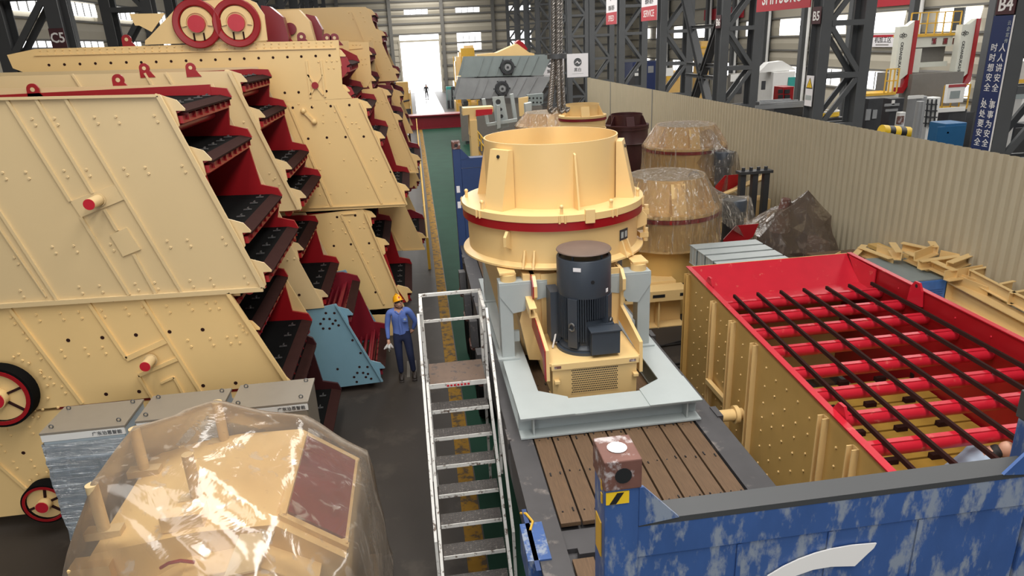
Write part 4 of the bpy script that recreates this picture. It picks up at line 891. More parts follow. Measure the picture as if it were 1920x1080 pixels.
for z in (0.35, 0.85, 1.35, 1.75): MB().box(lx0, lx1, 8.80, 8.84, z, z+0.04).build('rear_crossbar', WHITEP, ld)
MB().box(lx0-0.02, lx1+0.02, 8.835, 8.875, 3.0, 3.04).build('rear_handrail', WHITEP, ld)
MB().box(lx0, lx1, 8.84, 8.87, 2.62, 2.655).build('rear_midrail', WHITEP, ld)

# ================================================================== people
def person(name, label, loc, J, bones, mats, head, parts, yaw=0.0, lean=0.0):
    """one skin surface grown along the skeleton J (joint: (x,y,z,r)), faces coloured by the nearest bone"""
    t = thing(name, loc, label, 'person')
    names = list(J); idx = {n: i for i, n in enumerate(names)}
    me = bpy.data.meshes.new('skeleton'); me.from_pydata([J[n][:3] for n in names], [(idx[a], idx[b]) for a, b, _ in bones], [])
    o = bpy.data.objects.new('skeleton', me); COL.objects.link(o)
    o.modifiers.new('skin', 'SKIN'); sk = me.skin_vertices[0].data
    for n in names:
        r = J[n][3]; sk[idx[n]].radius = r if hasattr(r, '__len__') else (r, r)
    sk[idx['pelvis']].use_root = True
    sb_ = o.modifiers.new('sub', 'SUBSURF'); sb_.levels = 2; sb_.render_levels = 2
    bpy.context.view_layer.update()
    bm_ = bpy.data.meshes.new_from_object(o.evaluated_get(bpy.context.evaluated_depsgraph_get())); bpy.data.objects.remove(o)
    bm_.materials.clear()
    for m in mats: bm_.materials.append(m)
    def seg(p, a, b):
        d = b-a; tt = max(0, min(1, (p-a).dot(d)/max(1e-9, d.dot(d)))); return (p-(a+d*tt)).length
    BS = [(Vector(J[a][:3]), Vector(J[b][:3]), mi) for a, b, mi in bones]
    for f in bm_.polygons: f.material_index = min(BS, key=lambda s_: seg(f.center, s_[0], s_[1]))[2]; f.use_smooth = True
    # add head features and hands to the same mesh
    b = bmesh.new(); b.from_mesh(bm_)
    def addmb(m, mi):
        vs = [b.verts.new(v) for v in m.v]
        for f in m.f:
            try: q = b.faces.new([vs[i] for i in f]); q.material_index = mi; q.smooth = True
            except ValueError: pass
    for m, mi in parts: addmb(m, mi)
    b.to_mesh(bm_); b.free(); bm_.name = 'body'
    body = bpy.data.objects.new('body', bm_); COL.objects.link(body); body.parent = t
    t.rotation_euler = (0, lean, yaw)
    return t, body
def hand(wrist, dirn, side, mi=1, s=1.0, spread=(1, 0, 0), curl=0.5):
    """palm with four unequal bent fingers and a thumb leaving its side"""
    w = Vector(wrist); d = Vector(dirn).normalized(); sd = Vector(spread).normalized(); n = d.cross(sd).normalized(); out = []
    m = MB(); m.path([w-d*0.02*s, w+d*0.03*s, w+d*0.075*s, w+d*0.095*s], [0.026*s, 0.034*s, 0.038*s, 0.030*s], 8)
    for i, L_ in enumerate((0.072, 0.082, 0.077, 0.060)):
        b0 = w+d*0.085*s+sd*(-0.030+0.020*i)*s
        p1 = b0+d*L_*0.45*s; p2 = p1+(d*(1-curl)+n*curl).normalized()*L_*0.35*s; p3 = p2+(d*(0.7-curl)+n*curl*1.4).normalized()*L_*0.3*s
        m.path([b0, p1, p2, p3], [0.0095*s, 0.009*s, 0.0085*s, 0.006*s], 6)
    tb = w+d*0.03*s-sd*0.03*s; m.path([tb, tb+(d*0.7-sd*0.7)*0.035*s, tb+(d*0.95-sd*0.35)*0.07*s], [0.013*s, 0.011*s, 0.008*s], 6)
    return (m, mi)

# the worker looking up, gloves in his right hand
hx, hy, hz = 0.035, -0.045, 1.60                     # head centre
J = {'pelvis': (0, 0, 0.95, (0.165, 0.115)), 'waist': (0, 0.005, 1.08, (0.155, 0.105)), 'chest': (0, 0.0, 1.28, (0.185, 0.125)), 'shoulders': (0, 0.015, 1.41, (0.15, 0.085)), 'neck': (0.008, 0.0, 1.475, 0.058), 'skull': (0.02, -0.02, 1.56, 0.07),
     'lsh': (-0.19, 0.01, 1.405, 0.072), 'lel': (-0.255, 0.015, 1.12, 0.052), 'lwr': (-0.262, -0.065, 0.885, 0.036),
     'rsh': (0.19, 0.015, 1.405, 0.072), 'rel': (0.295, 0.075, 1.14, 0.052), 'rwr': (0.22, 0.15, 0.95, 0.036),
     'lhip': (-0.095, 0, 0.88, 0.10), 'lkn': (-0.105, -0.02, 0.49, 0.075), 'lan': (-0.115, 0.025, 0.10, 0.055),
     'rhip': (0.095, 0, 0.88, 0.10), 'rkn': (0.115, -0.045, 0.50, 0.075), 'ran': (0.13, 0.03, 0.10, 0.055)}
Bn = [('pelvis', 'waist', 0), ('waist', 'chest', 0), ('chest', 'shoulders', 0), ('shoulders', 'neck', 1), ('neck', 'skull', 1), ('shoulders', 'lsh', 0), ('lsh', 'lel', 0), ('lel', 'lwr', 0), ('shoulders', 'rsh', 0), ('rsh', 'rel', 0), ('rel', 'rwr', 0),
      ('pelvis', 'lhip', 2), ('lhip', 'lkn', 2), ('lkn', 'lan', 2), ('pelvis', 'rhip', 2), ('rhip', 'rkn', 2), ('rkn', 'ran', 2)]
fw = Vector((0.42, -0.82, 0.40)).normalized(); sdv = fw.cross(Vector((0, 0, 1))).normalized(); hu = sdv.cross(fw).normalized()   # face direction, side, up
HC = Vector((0.022, -0.032, 1.605))
def hp(f, s, u): return HC+fw*f+sdv*s+hu*u
def head_mesh():
    m = MB(); rows = []; N_ = 18; K = 14
    for k in range(K+1):
        t = math.pi*k/K; u = math.cos(t)*0.122; r = math.sin(t)
        w = 0.078*r*(1.0 if u > -0.02 else 1.0-0.9*abs(u+0.02)/0.30); dp = 0.098*r
        rows.append([hp(dp*math.cos(a)*(0.98 if math.cos(a) > 0 else 1.05)+(0.012 if u < -0.04 and math.cos(a) > 0.5 else 0), w*math.sin(a), u) for a in [2*math.pi*i/N_ for i in range(N_)]])
    vs = [v for r_ in rows for v in r_]; fs = [(k*N_+i, k*N_+(i+1) % N_, (k+1)*N_+(i+1) % N_, (k+1)*N_+i) for k in range(K) for i in range(N_)]
    m.add(vs, fs); return m
nose = MB().path([hp(0.092, 0, 0.025), hp(0.108, 0, 0.0), hp(0.118, 0, -0.018), hp(0.098, 0, -0.030)], [0.009, 0.012, 0.016, 0.012], 8)
ears = MB().ball(hp(-0.005, 0.080, -0.005), (0.014, 0.018, 0.032), 8, 6).ball(hp(-0.005, -0.080, -0.005), (0.014, 0.018, 0.032), 8, 6)
eyes = MB().ball(hp(0.086, 0.032, 0.018), (0.014, 0.010, 0.007), 8, 5).ball(hp(0.086, -0.032, 0.018), (0.014, 0.010, 0.007), 8, 5)
brow = MB().path([hp(0.086, 0.05, 0.034), hp(0.094, 0.03, 0.040), hp(0.095, 0.014, 0.036)], 0.006, 6).path([hp(0.086, -0.05, 0.034), hp(0.094, -0.03, 0.040), hp(0.095, -0.014, 0.036)], 0.006, 6)
mouth = MB().path([hp(0.090, 0.022, -0.058), hp(0.098, 0, -0.056), hp(0.090, -0.022, -0.058)], 0.006, 6)
LIP = mat('lip', (0.36, 0.12, 0.10), 0.5)
shoes = MB()
for x, y in ((-0.118, -0.02), (0.135, -0.015)):
    shoes.path([(x, y+0.10, 0.05), (x, y+0.02, 0.055), (x+0.005, y-0.08, 0.045), (x+0.01, y-0.16, 0.035)], [0.045, 0.052, 0.048, 0.030], 10); shoes.box(x-0.045, x+0.05, y-0.18, y+0.13, 0.0, 0.022)
wk, wkb = person('person', 'worker in a yellow helmet, blue shirt and navy trousers, looking up with gloves in hand', (-0.60, 12.55, 0.0), J, Bn, [SHIRT, SKIN, NAVY, HAIR, LIP, SHOE], None,
    [(head_mesh(), 1), (nose, 1), (ears, 1), (eyes, 3), (brow, 3), (mouth, 4), (shoes, 5), hand((-0.262, -0.075, 0.865), (0.0, -0.15, -1), -1, spread=(0.25, 1, 0), curl=0.75), hand((0.215, 0.155, 0.93), (-0.7, 0.2, -0.6), 1, spread=(0.3, 0.9, 0), curl=0.5)], lean=-0.035)
def cap_shell(r0, u0, n=20, k=6, rx=0.090, ry=0.112, rz=0.13):
    m = MB(); rows = []
    for j in range(k+1):
        t = (math.pi/2)*j/k; rows.append([hp(ry*math.cos(a)*math.cos(t)*r0, rx*math.sin(a)*math.cos(t)*r0, u0+rz*math.sin(t)*r0) for a in [2*math.pi*i/n for i in range(n)]])
    m.add([v for r_ in rows for v in r_], [(j*n+i, j*n+(i+1) % n, (j+1)*n+(i+1) % n, (j+1)*n+i) for j in range(k) for i in range(n)]); return m
off = Vector((-0.60, 12.55, 0.0))
def shift(m): m.v = [v+off for v in m.v]; return m
hm_ = shift(cap_shell(1.0, 0.032)); hel = hm_.build('helmet', HAT, wk, smooth=True)
br = MB()
N_ = 24; inner = [hp(0.112*math.cos(a), 0.090*math.sin(a), 0.036) for a in [2*math.pi*i/N_ for i in range(N_)]]
outer = [hp((0.135+0.035*max(0, math.cos(a)))*math.cos(a), 0.108*math.sin(a), 0.026-0.006*max(0, math.cos(a))) for a in [2*math.pi*i/N_ for i in range(N_)]]
br.add(inner+outer, [(i, (i+1) % N_, N_+(i+1) % N_, N_+i) for i in range(N_)])
shift(br).build('helmet_brim', HAT, hel, smooth=True)
shift(MB().path([hp(-0.09*math.cos(a)+0.0, 0, 0.036+0.137*math.sin(a)) for a in [math.pi*i/10 for i in range(11)]], 0.010, 6)).build('helmet_ridge', HAT, hel, smooth=True)
shift(MB().slab([hp(0.108, 0.02, 0.075), hp(0.108, -0.02, 0.075), hp(0.098, 0, 0.112)], fw*0.006)).build('helmet_badge', SIGNR, hel)
shift(cap_shell(0.93, -0.01, rz=0.06)).build('hair', HAIR, wk, smooth=True)
shift(MB().path([(-0.085, 0.0, 1.455), (-0.05, -0.075, 1.44), (0.004, -0.105, 1.40)], [0.02, 0.024, 0.012], 8).path([(0.10, 0.0, 1.455), (0.065, -0.075, 1.44), (0.012, -0.105, 1.40)], [0.02, 0.024, 0.012], 8)).build('collar', SHIRT, wk, smooth=True)
shift(MB().bar((0.006, -0.135, 1.38), (0.006, -0.122, 0.98), 0.035, 0.008, (0, 1, 0))).build('button_strip', SHIRT, wk)
shift(MB().box(0.06, 0.15, -0.142, -0.120, 1.235, 1.33)).build('chest_pocket', SHIRT, wk)
shift(MB().lathe([(0, 0), (0.022, 0)], (0.105, -0.1435, 1.29), 12, axis='y')).build('pocket_badge', GREYB, wk)
gl2 = MB()
rnd = random.Random(5)
for k in range(7):
    a = rnd.uniform(-0.06, 0.06); c = rnd.uniform(-0.05, 0.03)
    gl2.path([(-0.26+a*0.3, -0.10+c*0.5, 0.80), (-0.27+a, -0.11+c, 0.74), (-0.275+a*1.6, -0.11+c*1.3, 0.66+rnd.uniform(0, 0.05))], [0.022, 0.026, 0.011], 8)
off = Vector((-0.625, 12.55, 0.0))
tag(shift(gl2).build('work_gloves', GLOVE, smooth=True), 'pair of white cotton work gloves held in the worker\'s hand', 'gloves')

# a second worker crouching inside the red screen, and a man far off in the bright gateway
J2 = {'pelvis': (0, 0.25, 0.42, (0.17, 0.13)), 'chest': (0.0, 0.0, 0.72, (0.19, 0.13)), 'shoulders': (0, -0.12, 0.84, (0.16, 0.10)), 'neck': (0, -0.20, 0.92, 0.06), 'skull': (0, -0.26, 0.99, 0.095),
      'lsh': (-0.2, -0.10, 0.82, 0.075), 'lel': (-0.27, -0.30, 0.62, 0.055), 'lwr': (-0.16, -0.45, 0.50, 0.038), 'rsh': (0.2, -0.10, 0.82, 0.075), 'rel': (0.28, -0.28, 0.60, 0.055), 'rwr': (0.18, -0.45, 0.50, 0.038),
      'lhip': (-0.1, 0.24, 0.38, 0.10), 'lkn': (-0.15, -0.15, 0.45, 0.08), 'lan': (-0.14, 0.08, 0.08, 0.055), 'rhip': (0.1, 0.24, 0.38, 0.10), 'rkn': (0.15, -0.15, 0.45, 0.08), 'ran': (0.14, 0.08, 0.08, 0.055)}
Bn2 = [('pelvis', 'chest', 0), ('chest', 'shoulders', 0), ('shoulders', 'neck', 1), ('neck', 'skull', 3)] + Bn[5:]
PALES = mat('pale_blue_shirt', (0.36, 0.44, 0.55), 0.85, var=0.15, bump=0.3, bs=20)
p2, b2 = person('person', 'worker in a pale shirt crouching inside the red screen', (5.62, 5.72, 0.93), J2, Bn2, [PALES, SKIN, NAVY, HAIR, SHOE], None,
    [(MB().ball((0, -0.30, 0.97), (0.075, 0.085, 0.10), 12, 8), 1), (MB().box(-0.19, -0.09, -0.05, 0.18, 0, 0.07).box(0.09, 0.19, -0.05, 0.18, 0, 0.07), 4), hand((-0.16, -0.46, 0.49), (0.2, -0.8, -0.4), -1, spread=(1, 0, 0)), hand((0.18, -0.46, 0.49), (-0.2, -0.8, -0.4), 1, spread=(-1, 0, 0))], yaw=math.radians(60))
J3 = dict(J); J3['rel'] = (0.27, 0.02, 1.13, 0.05); J3['rwr'] = (0.28, -0.05, 0.90, 0.036); J3['skull'] = (0.0, -0.01, 1.60, 0.095); J3['neck'] = (0, 0, 1.475, 0.058)
person('person', 'distant dark figure walking on the bright floor before the gate', (1.50, 86.0, 0.004), J3, Bn, [DARKCL, SKIN, DARKCL, HAIR, SHOE], None, [(MB().ball((0, 0.0, 1.63), (0.078, 0.09, 0.12), 12, 8), 3), (MB().box(-0.16, -0.07, -0.16, 0.1, 0, 0.08).box(0.08, 0.17, -0.16, 0.1, 0, 0.08), 4), hand((-0.262, -0.07, 0.87), (0, -0.1, -1), -1, spread=(0, 1, 0)), hand((0.28, -0.06, 0.88), (0, -0.1, -1), 1, spread=(0, 1, 0))], yaw=0.3)

# ================================================================== electrical cabinets and the bagged machine, lower left
def cabinet(x0, x1, y0, y1, h, label, wrap, front, grp='electrical cabinets'):
    t = thing('electrical_cabinet', ((x0+x1)/2, (y0+y1)/2, 0), label, 'cabinet', grp)
    MB().box(x0+0.02, x1-0.02, y0+0.02, y1-0.02, 0, 0.1).build('plinth', COLDK, t)
    MB().box(x0, x1, y0, y1, 0.1, h-0.03).build('body', front, t)
    MB().box(x0-0.015, x1+0.015, y0-0.02, y1+0.015, h-0.03, h).build('top_panel', CABTOP, t, bevel=0.004)
    dr = MB().box(x0+0.01, x1-0.01, y0-0.018, y0-0.001, 0.14, h-0.12).build('door', front, t)
    hd = MB().box(x0-0.004, x1+0.004, y0-0.022, y0-0.001, h-0.115, h-0.032).build('header_panel', WHITE, t)
    text('广东泊恩智能', COLUMN, hd, (x1-0.19, y0-0.024, h-0.075), (1, 0, 0), (0, 0, 1), 0.055, name='header_text')
    MB().box(x1-0.14, x1-0.10, y0-0.035, y0-0.018, 1.1, 1.3).build('handle', COLDK, dr)
    MB().box(x0+0.2, x0+0.55, y0-0.024, y0-0.018, h-0.62, h-0.36).build('window', GREENGREY, dr)
    for x, y in ((x0+0.08, y0+0.08), (x1-0.08, y0+0.08), (x0+0.08, y1-0.08), (x1-0.08, y1-0.08)):
        MB().path([(x+0.022*math.cos(a), y, h+0.024+0.022*math.sin(a)) for a in [2*math.pi*i/10 for i in range(11)]], 0.007, 6).build('eyebolt', CLIP, t, smooth=True)
    if wrap:
        m = MB(); n = 40
        ring = [(x0-0.012, y0-0.045), (x1+0.012, y0-0.045), (x1+0.012, y1+0.012), (x0-0.012, y1+0.012)]
        vs = []; rr = random.Random(2)
        for k in range(n+1):
            z = 0.12+(h-0.26)*k/n; j = rr.uniform(-0.010, 0.004)
            vs += [(x+(j if x < x0 else -j), y+(j if y < y0 else -j), z) for x, y in ring]
        m.add(vs, [(k*4+i, k*4+(i+1) % 4, (k+1)*4+(i+1) % 4, (k+1)*4+i) for k in range(n) for i in range(4)]).build('stretch_wrap', FILMS, t)
    return t
CABF = mat('cabinet_front_grey', (0.34, 0.40, 0.44), 0.4, var=0.05)
cabinet(-4.56, -3.66, 7.62, 8.22, 2.2, 'leftmost grey cabinet, its pale front wrapped in shiny stretch film', True, CABF)
cabinet(-3.54, -2.62, 7.68, 8.28, 2.2, 'middle grey cabinet behind the bagged machine', True, CABF)
cabinet(-2.50, -1.60, 7.74, 8.34, 2.2, 'rightmost grey cabinet behind the bagged machine, its top bare', False, CABTOP)

bx = thing('bagged_impact_crusher', (-2.3, 6.0, 0), 'cream impact crusher under a clear plastic bag in the lower left corner', 'crusher')
# housing: faceted hood swept along its shaft, lower box, end plates
hood = [(-3.55, 0.9), (-3.55, 1.45), (-3.22, 2.02), (-2.3, 2.12), (-1.62, 2.10), (-1.02, 1.62), (-0.98, 0.9)]
MB().prism(hood, 'y', 5.55, 7.25).build('hood', CREAM, bx)
MB().prism([(-3.45, 0.15), (-3.5, 0.9), (-0.98, 0.9), (-1.05, 0.15)], 'y', 5.4, 7.3).build('lower_housing', CREAM, bx)
MB().box(-3.6, -0.9, 5.2, 7.35, 0.0, 0.15).build('base_frame', CREAM, bx)
fp = MB().prism([(-3.0, 0.9), (-3.0, 1.55), (-2.4, 1.86), (-1.75, 1.92), (-1.25, 1.6), (-1.05, 0.9)], 'y', 5.20, 5.245).build('end_plate', CREAM, bx)
MB().prism([(-3.0, 1.55), (-2.4, 1.86), (-1.75, 1.92), (-1.25, 1.6), (-1.25, 1.57), (-1.75, 1.89), (-2.4, 1.83), (-3.0, 1.52)], 'y', 5.02, 5.58).build('end_flange', CREAM, bx)
m = MB()
for x, z in ((-2.6, 1.6), (-2.0, 1.72), (-1.7, 1.70), (-1.45, 1.5), (-1.7, 1.35), (-2.3, 1.35), (-2.7, 1.2)): m.stud((x, 5.2, z), 0.03, 0.02)
m.build('bolts', CREAM, fp, kind='stuff')
MB().box(-2.95, -2.35, 5.05, 5.3, 1.15, 1.45).build('bearing_block', CREAM, bx); MB().box(-1.9, -1.5, 4.9, 5.25, 1.0, 1.3).build('bearing_block', CREAM, bx)
pn = MB().slab([(-1.545, 5.75, 2.055), (-1.06, 5.75, 1.667), (-1.06, 7.1, 1.667), (-1.545, 7.1, 2.055)], Vector((0.025, 0, 0.0313))).build('inspection_opening', MAROON, bx)
sl = [(-1.62, 2.10), (-1.02, 1.62)]
for a, b in (((-1.6, 5.68, 2.10), (-1.02, 5.68, 1.64)), ((-1.6, 7.15, 2.10), (-1.02, 7.15, 1.64)), ((-1.56, 5.68, 2.08), (-1.56, 7.15, 2.08)), ((-1.04, 5.68, 1.66), (-1.04, 7.15, 1.66))): MB().bar(a, b, 0.07, 0.07).build('opening_frame', CREAM, bx)
for x, y in ((-2.46, 6.15), (-3.19, 5.80), (-2.45, 7.20), (-3.17, 6.78)):
    po = MB().tube((x, y, 2.0), (x, y, 2.58), 0.055, 16).build('support_post', CREAMW, bx, smooth=True)
    MB().box(x-0.16, x+0.16, y-0.06, y+0.06, 2.02, 2.10).build('post_foot', CREAMW, bx)
MB().box(-2.62, -2.25, 5.62, 5.82, 2.10, 2.26).build('valve_block', CREAM, bx); MB().box(-3.4, -3.05, 5.45, 5.62, 1.75, 1.95).build('valve_block', CREAM, bx)
MB().slab([(-1.98, 5.12, 1.93), (-1.70, 5.12, 1.96), (-1.58, 5.42, 2.10), (-1.88, 5.42, 2.12)], (0, 0, 0.02)).build('bright_cover', CREAMW, bx)
MB().box(-1.15, -0.85, 4.95, 5.1, 0.9, 1.3).build('corner_lug', CREAM, bx)
MB().path([(-2.6, 5.4, 1.9), (-2.5, 5.35, 1.98), (-2.4, 5.35, 1.99), (-2.3, 5.38, 1.93)], 0.016, 8).build('hose', RED, bx, smooth=True)
# bag: tight hull over the posts and shoulders, pleated towards the floor
import mathutils
bm_ = bmesh.new()
hullpts = [(-2.46, 6.15, 2.60), (-3.19, 5.80, 2.60), (-2.45, 7.20, 2.60), (-3.17, 6.78, 2.60), (-1.56, 7.30, 2.22), (-1.56, 5.5, 2.21), (-0.90, 7.30, 1.70), (-0.90, 5.5, 1.70), (-0.86, 7.38, 0.5), (-0.80, 5.0, 0.5), (-3.7, 7.38, 0.5), (-3.72, 5.0, 0.5), (-0.72, 4.9, 0.02), (-0.78, 7.45, 0.02), (-3.82, 7.45, 0.02), (-3.82, 4.9, 0.02), (-1.75, 5.0, 1.96), (-1.2, 5.0, 1.64), (-2.4, 5.0, 1.90), (-3.05, 5.0, 1.6), (-3.6, 5.3, 1.5), (-3.62, 7.2, 1.5)]
for p in hullpts: bm_.verts.new(p)
bmesh.ops.convex_hull(bm_, input=bm_.verts)
bmesh.ops.triangulate(bm_, faces=bm_.faces)
for f in [f for f in bm_.faces if all(v.co.z < 0.05 for v in f.verts)]: bm_.faces.remove(f)
bmesh.ops.subdivide_edges(bm_, edges=bm_.edges[:], cuts=9, use_grid_fill=True)
bmesh.ops.triangulate(bm_, faces=bm_.faces)
cen = Vector((-2.3, 6.2, 1.0))
posts_ = [Vector((-2.46, 6.15, 2.6)), Vector((-3.19, 5.8, 2.6)), Vector((-2.45, 7.2, 2.6)), Vector((-3.17, 6.78, 2.6))]
for v in bm_.verts:
    n_ = (v.co-cen); a = math.atan2(n_.y, n_.x); q = min(posts_, key=lambda p: (p-v.co).length); dq = (q-v.co).length
    aq = math.atan2(v.co.y-q.y, v.co.x-q.x)
    amp = 0.014*min(1, dq*1.5)
    d_ = amp*(math.sin(aq*17+2*math.sin(dq*3))+0.6*math.sin(aq*31+dq*5))+0.02*math.sin(v.co.z*7+a*5)*(1 if v.co.z < 1.4 else 0.3)
    v.co += n_.normalized()*d_*(0 if dq < 0.03 else 1)
me = bpy.data.meshes.new('plastic_bag'); 
for v in bm_.verts: v.co -= worldpos(bx)
bm_.to_mesh(me); bm_.free(); me.materials.append(FILM)
me.polygons.foreach_set('use_smooth', [True]*len(me.polygons))
bagc = bpy.data.objects.new('plastic_bag', me); COL.objects.link(bagc); bagc.parent = bx
# ================================================================== red-topped screen box lying right of the flat rack
rsx = thing('red_screen_box', (5.8, 8.0, 0), 'large cream screen box with red interior, red cross tubes and long dark rods', 'screen')
ZR = 2.35
yF, yN = 11.0, 4.3
def lx(y): return 4.50+(y-11.07)*(0.48/6.32)           # left wall runs slightly askew
def rx(y): return 7.45+(y-10.59)*(0.10/3.52)
def side_wall(fx, sgn, nm, outm):
    m = MB(); th = 0.02
    a, b = Vector((fx(yF), yF, 0.05)), Vector((fx(yN), yN, 0.05)); o = Vector((sgn*th, 0, 0)); up = Vector((0, 0, ZR-0.05))
    m.slab([a, b, b+up, a+up], -o); w = m.build(nm, outm, rsx)
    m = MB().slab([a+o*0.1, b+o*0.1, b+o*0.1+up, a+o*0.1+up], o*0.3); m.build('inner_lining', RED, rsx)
    MB().slab([a+up-o*3.0, b+up-o*3.0, b+up+o*1.2, a+up+o*1.2], (0, 0, 0.015)).build('top_flange', REDB, rsx)
    return w
wl_ = side_wall(lx, 1, 'left_side_plate', OCHRE); wr_ = side_wall(rx, -1, 'right_side_plate', OCHRE)
# stiffeners on the left plate (vertical channels) and bolts
for y in (10.9, 9.55, 8.75, 7.95, 6.05, 5.45, 4.85):
    x = lx(y); MB().prism([(x-0.10, y-0.05), (x-0.02, y-0.05), (x-0.02, y+0.05), (x-0.10, y+0.05), (x-0.10, y+0.038), (x-0.035, y+0.038), (x-0.035, y-0.038), (x-0.10, y-0.038)], 'z', 0.1, ZR-0.10).build('stiffener', CREAM if y != 10.9 else OCHRE, wl_)
MB().box(lx(9.1)-0.09, lx(9.1)-0.02, 8.75, 9.55, 0.85, 0.93).build('cross_stiffener', CREAM, wl_)
m = MB(); rr = random.Random(11)
for y in (10.5, 10.2, 9.9, 9.3, 9.05, 8.4, 7.6, 7.3, 7.0, 6.7, 6.4, 5.8, 5.2):
    for k in range(9):
        z = 0.2+k*0.23+rr.uniform(-0.03, 0.03); m.stud((lx(y)-0.02, y, z), 0.016, 0.014, (-1, 0, 0))
m.build('bolts', CREAM, wl_, kind='stuff')
m = MB()
for y in (10.3, 9.6, 8.9, 8.2, 7.5, 6.8, 6.1):
    for z in (2.2, 2.02): m.stud((rx(y)-0.006, y+rr.uniform(-.1, .1), z), 0.016, 0.012, (-1, 0, 0))
m.build('bolts', REDB, wr_, kind='stuff')
MB().tube((lx(7.9)-0.02, 8.2, 1.05), (lx(7.9)-0.42, 8.2, 1.05), 0.085, 20).build('pipe_stub', CREAM, wl_, smooth=True)
MB().lathe([(0.09, -0.03), (0.13, -0.03), (0.13, 0.03), (0.09, 0.03)], (lx(7.9)-0.12, 8.2, 1.05), 24, True, 'x').build('stub_flange', CREAM, wl_, smooth=True)
MB().tube((lx(5.4)-0.03, 5.3, 1.15), (lx(5.4)-0.24, 5.3, 1.15), 0.34, 28).build('rusty_flywheel', RUST, wl_, smooth=True)
MB().path([(lx(5.3)-0.27, 5.3+0.3*math.cos(a), 1.2+0.35*math.sin(a)) for a in [0.3*i for i in range(16)]], 0.03, 8).build('tied_rope', GLOVE, wl_, smooth=True)
# sloped back plate, ledge, cross tubes, rods, lower panels
MB().slab([(lx(yF)+0.03, yF, ZR), (rx(yF)-0.03, yF, ZR), (rx(10.4)-0.03, 10.50, 1.97), (lx(10.4)+0.03, 10.50, 1.97)], (0, 0.01, -0.03)).build('sloped_back_plate', REDB, rsx)
MB().slab([(lx(10.5)+0.03, 10.50, 1.97), (rx(10.5)-0.03, 10.50, 1.97), (rx(10.2)-0.03, 10.12, 1.95), (lx(10.2)+0.03, 10.12, 1.95)], (0, 0, -0.02)).build('back_ledge', REDB, rsx)
MB().box(lx(yF), rx(yF), yF, yF+0.02, 0.05, ZR).build('end_plate', OCHRE, rsx)
MB().slab([(rx(10.9)-0.045, 10.9, ZR-0.01), (rx(10.1)-0.045, 10.1, ZR-0.02), (rx(10.1)-0.045, 10.1, 1.85), (rx(10.6)-0.045, 10.45, 1.87)], (0.02, 0, 0)).build('corner_doubler', REDB, rsx)
ty = [9.95, 9.37, 8.80, 8.18, 7.52, 6.93, 6.36, 5.76, 5.18, 4.62]
for y in ty:
    tb = MB().tube((lx(y)+0.02, y, 1.97), (rx(y)-0.02, y, 1.97), 0.082, 16).build('cross_tube', REDB, rsx, smooth=True)
    MB().box(lx(y)+0.05, rx(y)-0.05, y-0.035, y+0.035, 2.047, 2.058).build('wear_strip', RUST if False else REDB, tb)
for k in range(7):
    xf, xn = 4.93+k*0.405, 4.45+k*0.455
    MB().bar((xf, 10.12, 2.085), (xn, 4.5, 2.085), 0.035, 0.055).build('rod', BROWN, rsx)
for k in range(7):                                     # lower perforated yellow panels
    y0 = 8.9-k*0.68
    pn_ = MB().box(lx(y0)+0.06, rx(y0)-0.06, y0-0.64, y0, 0.90-k*0.0, 0.93).build('screen_panel', MESHY, rsx)
    m = MB()
    for j in range(5):
        x = 4.9+j*0.62; m.box(x, x+0.16, y0-0.05, y0+0.03, 0.93, 1.0)
    m.build('panel_clamps', BROWN, pn_, kind='stuff')
    MB().tube((lx(y0)+0.03, y0, 0.82), (rx(y0)-0.03, y0, 0.82), 0.06, 12).build('deck_tube', MAROON, rsx, smooth=True)
for px, py, yy, fx in ((0, 0, 9.05, rx), (0, 0, 5.9, lx), (0, 0, 10.05, lx)):
    x = fx(yy); s_ = -1 if fx is rx else 1
    pts = [(yy-0.16, 2.12), (yy+0.16, 2.12), (yy+0.13, 2.36), (yy+0.05, 2.47), (yy-0.05, 2.47), (yy-0.12, 2.36)]
    l_ = MB().prism(pts, 'x', x+s_*0.03, x+s_*0.065).build('lifting_lug', REDB, rsx)
    MB().lathe([(0, 0), (0.03, 0)], (x+s_*0.068, yy, 2.41), 12, axis='x').build('lug_hole', INKK, l_)
for x, y in ((4.8, 10.6), (7.0, 10.6), (4.6, 5.2), (6.9, 5.2)): MB().box(x-0.15, x+0.15, y-0.15, y+0.15, 0, 0.07).build('support_block', WOOD, rsx)

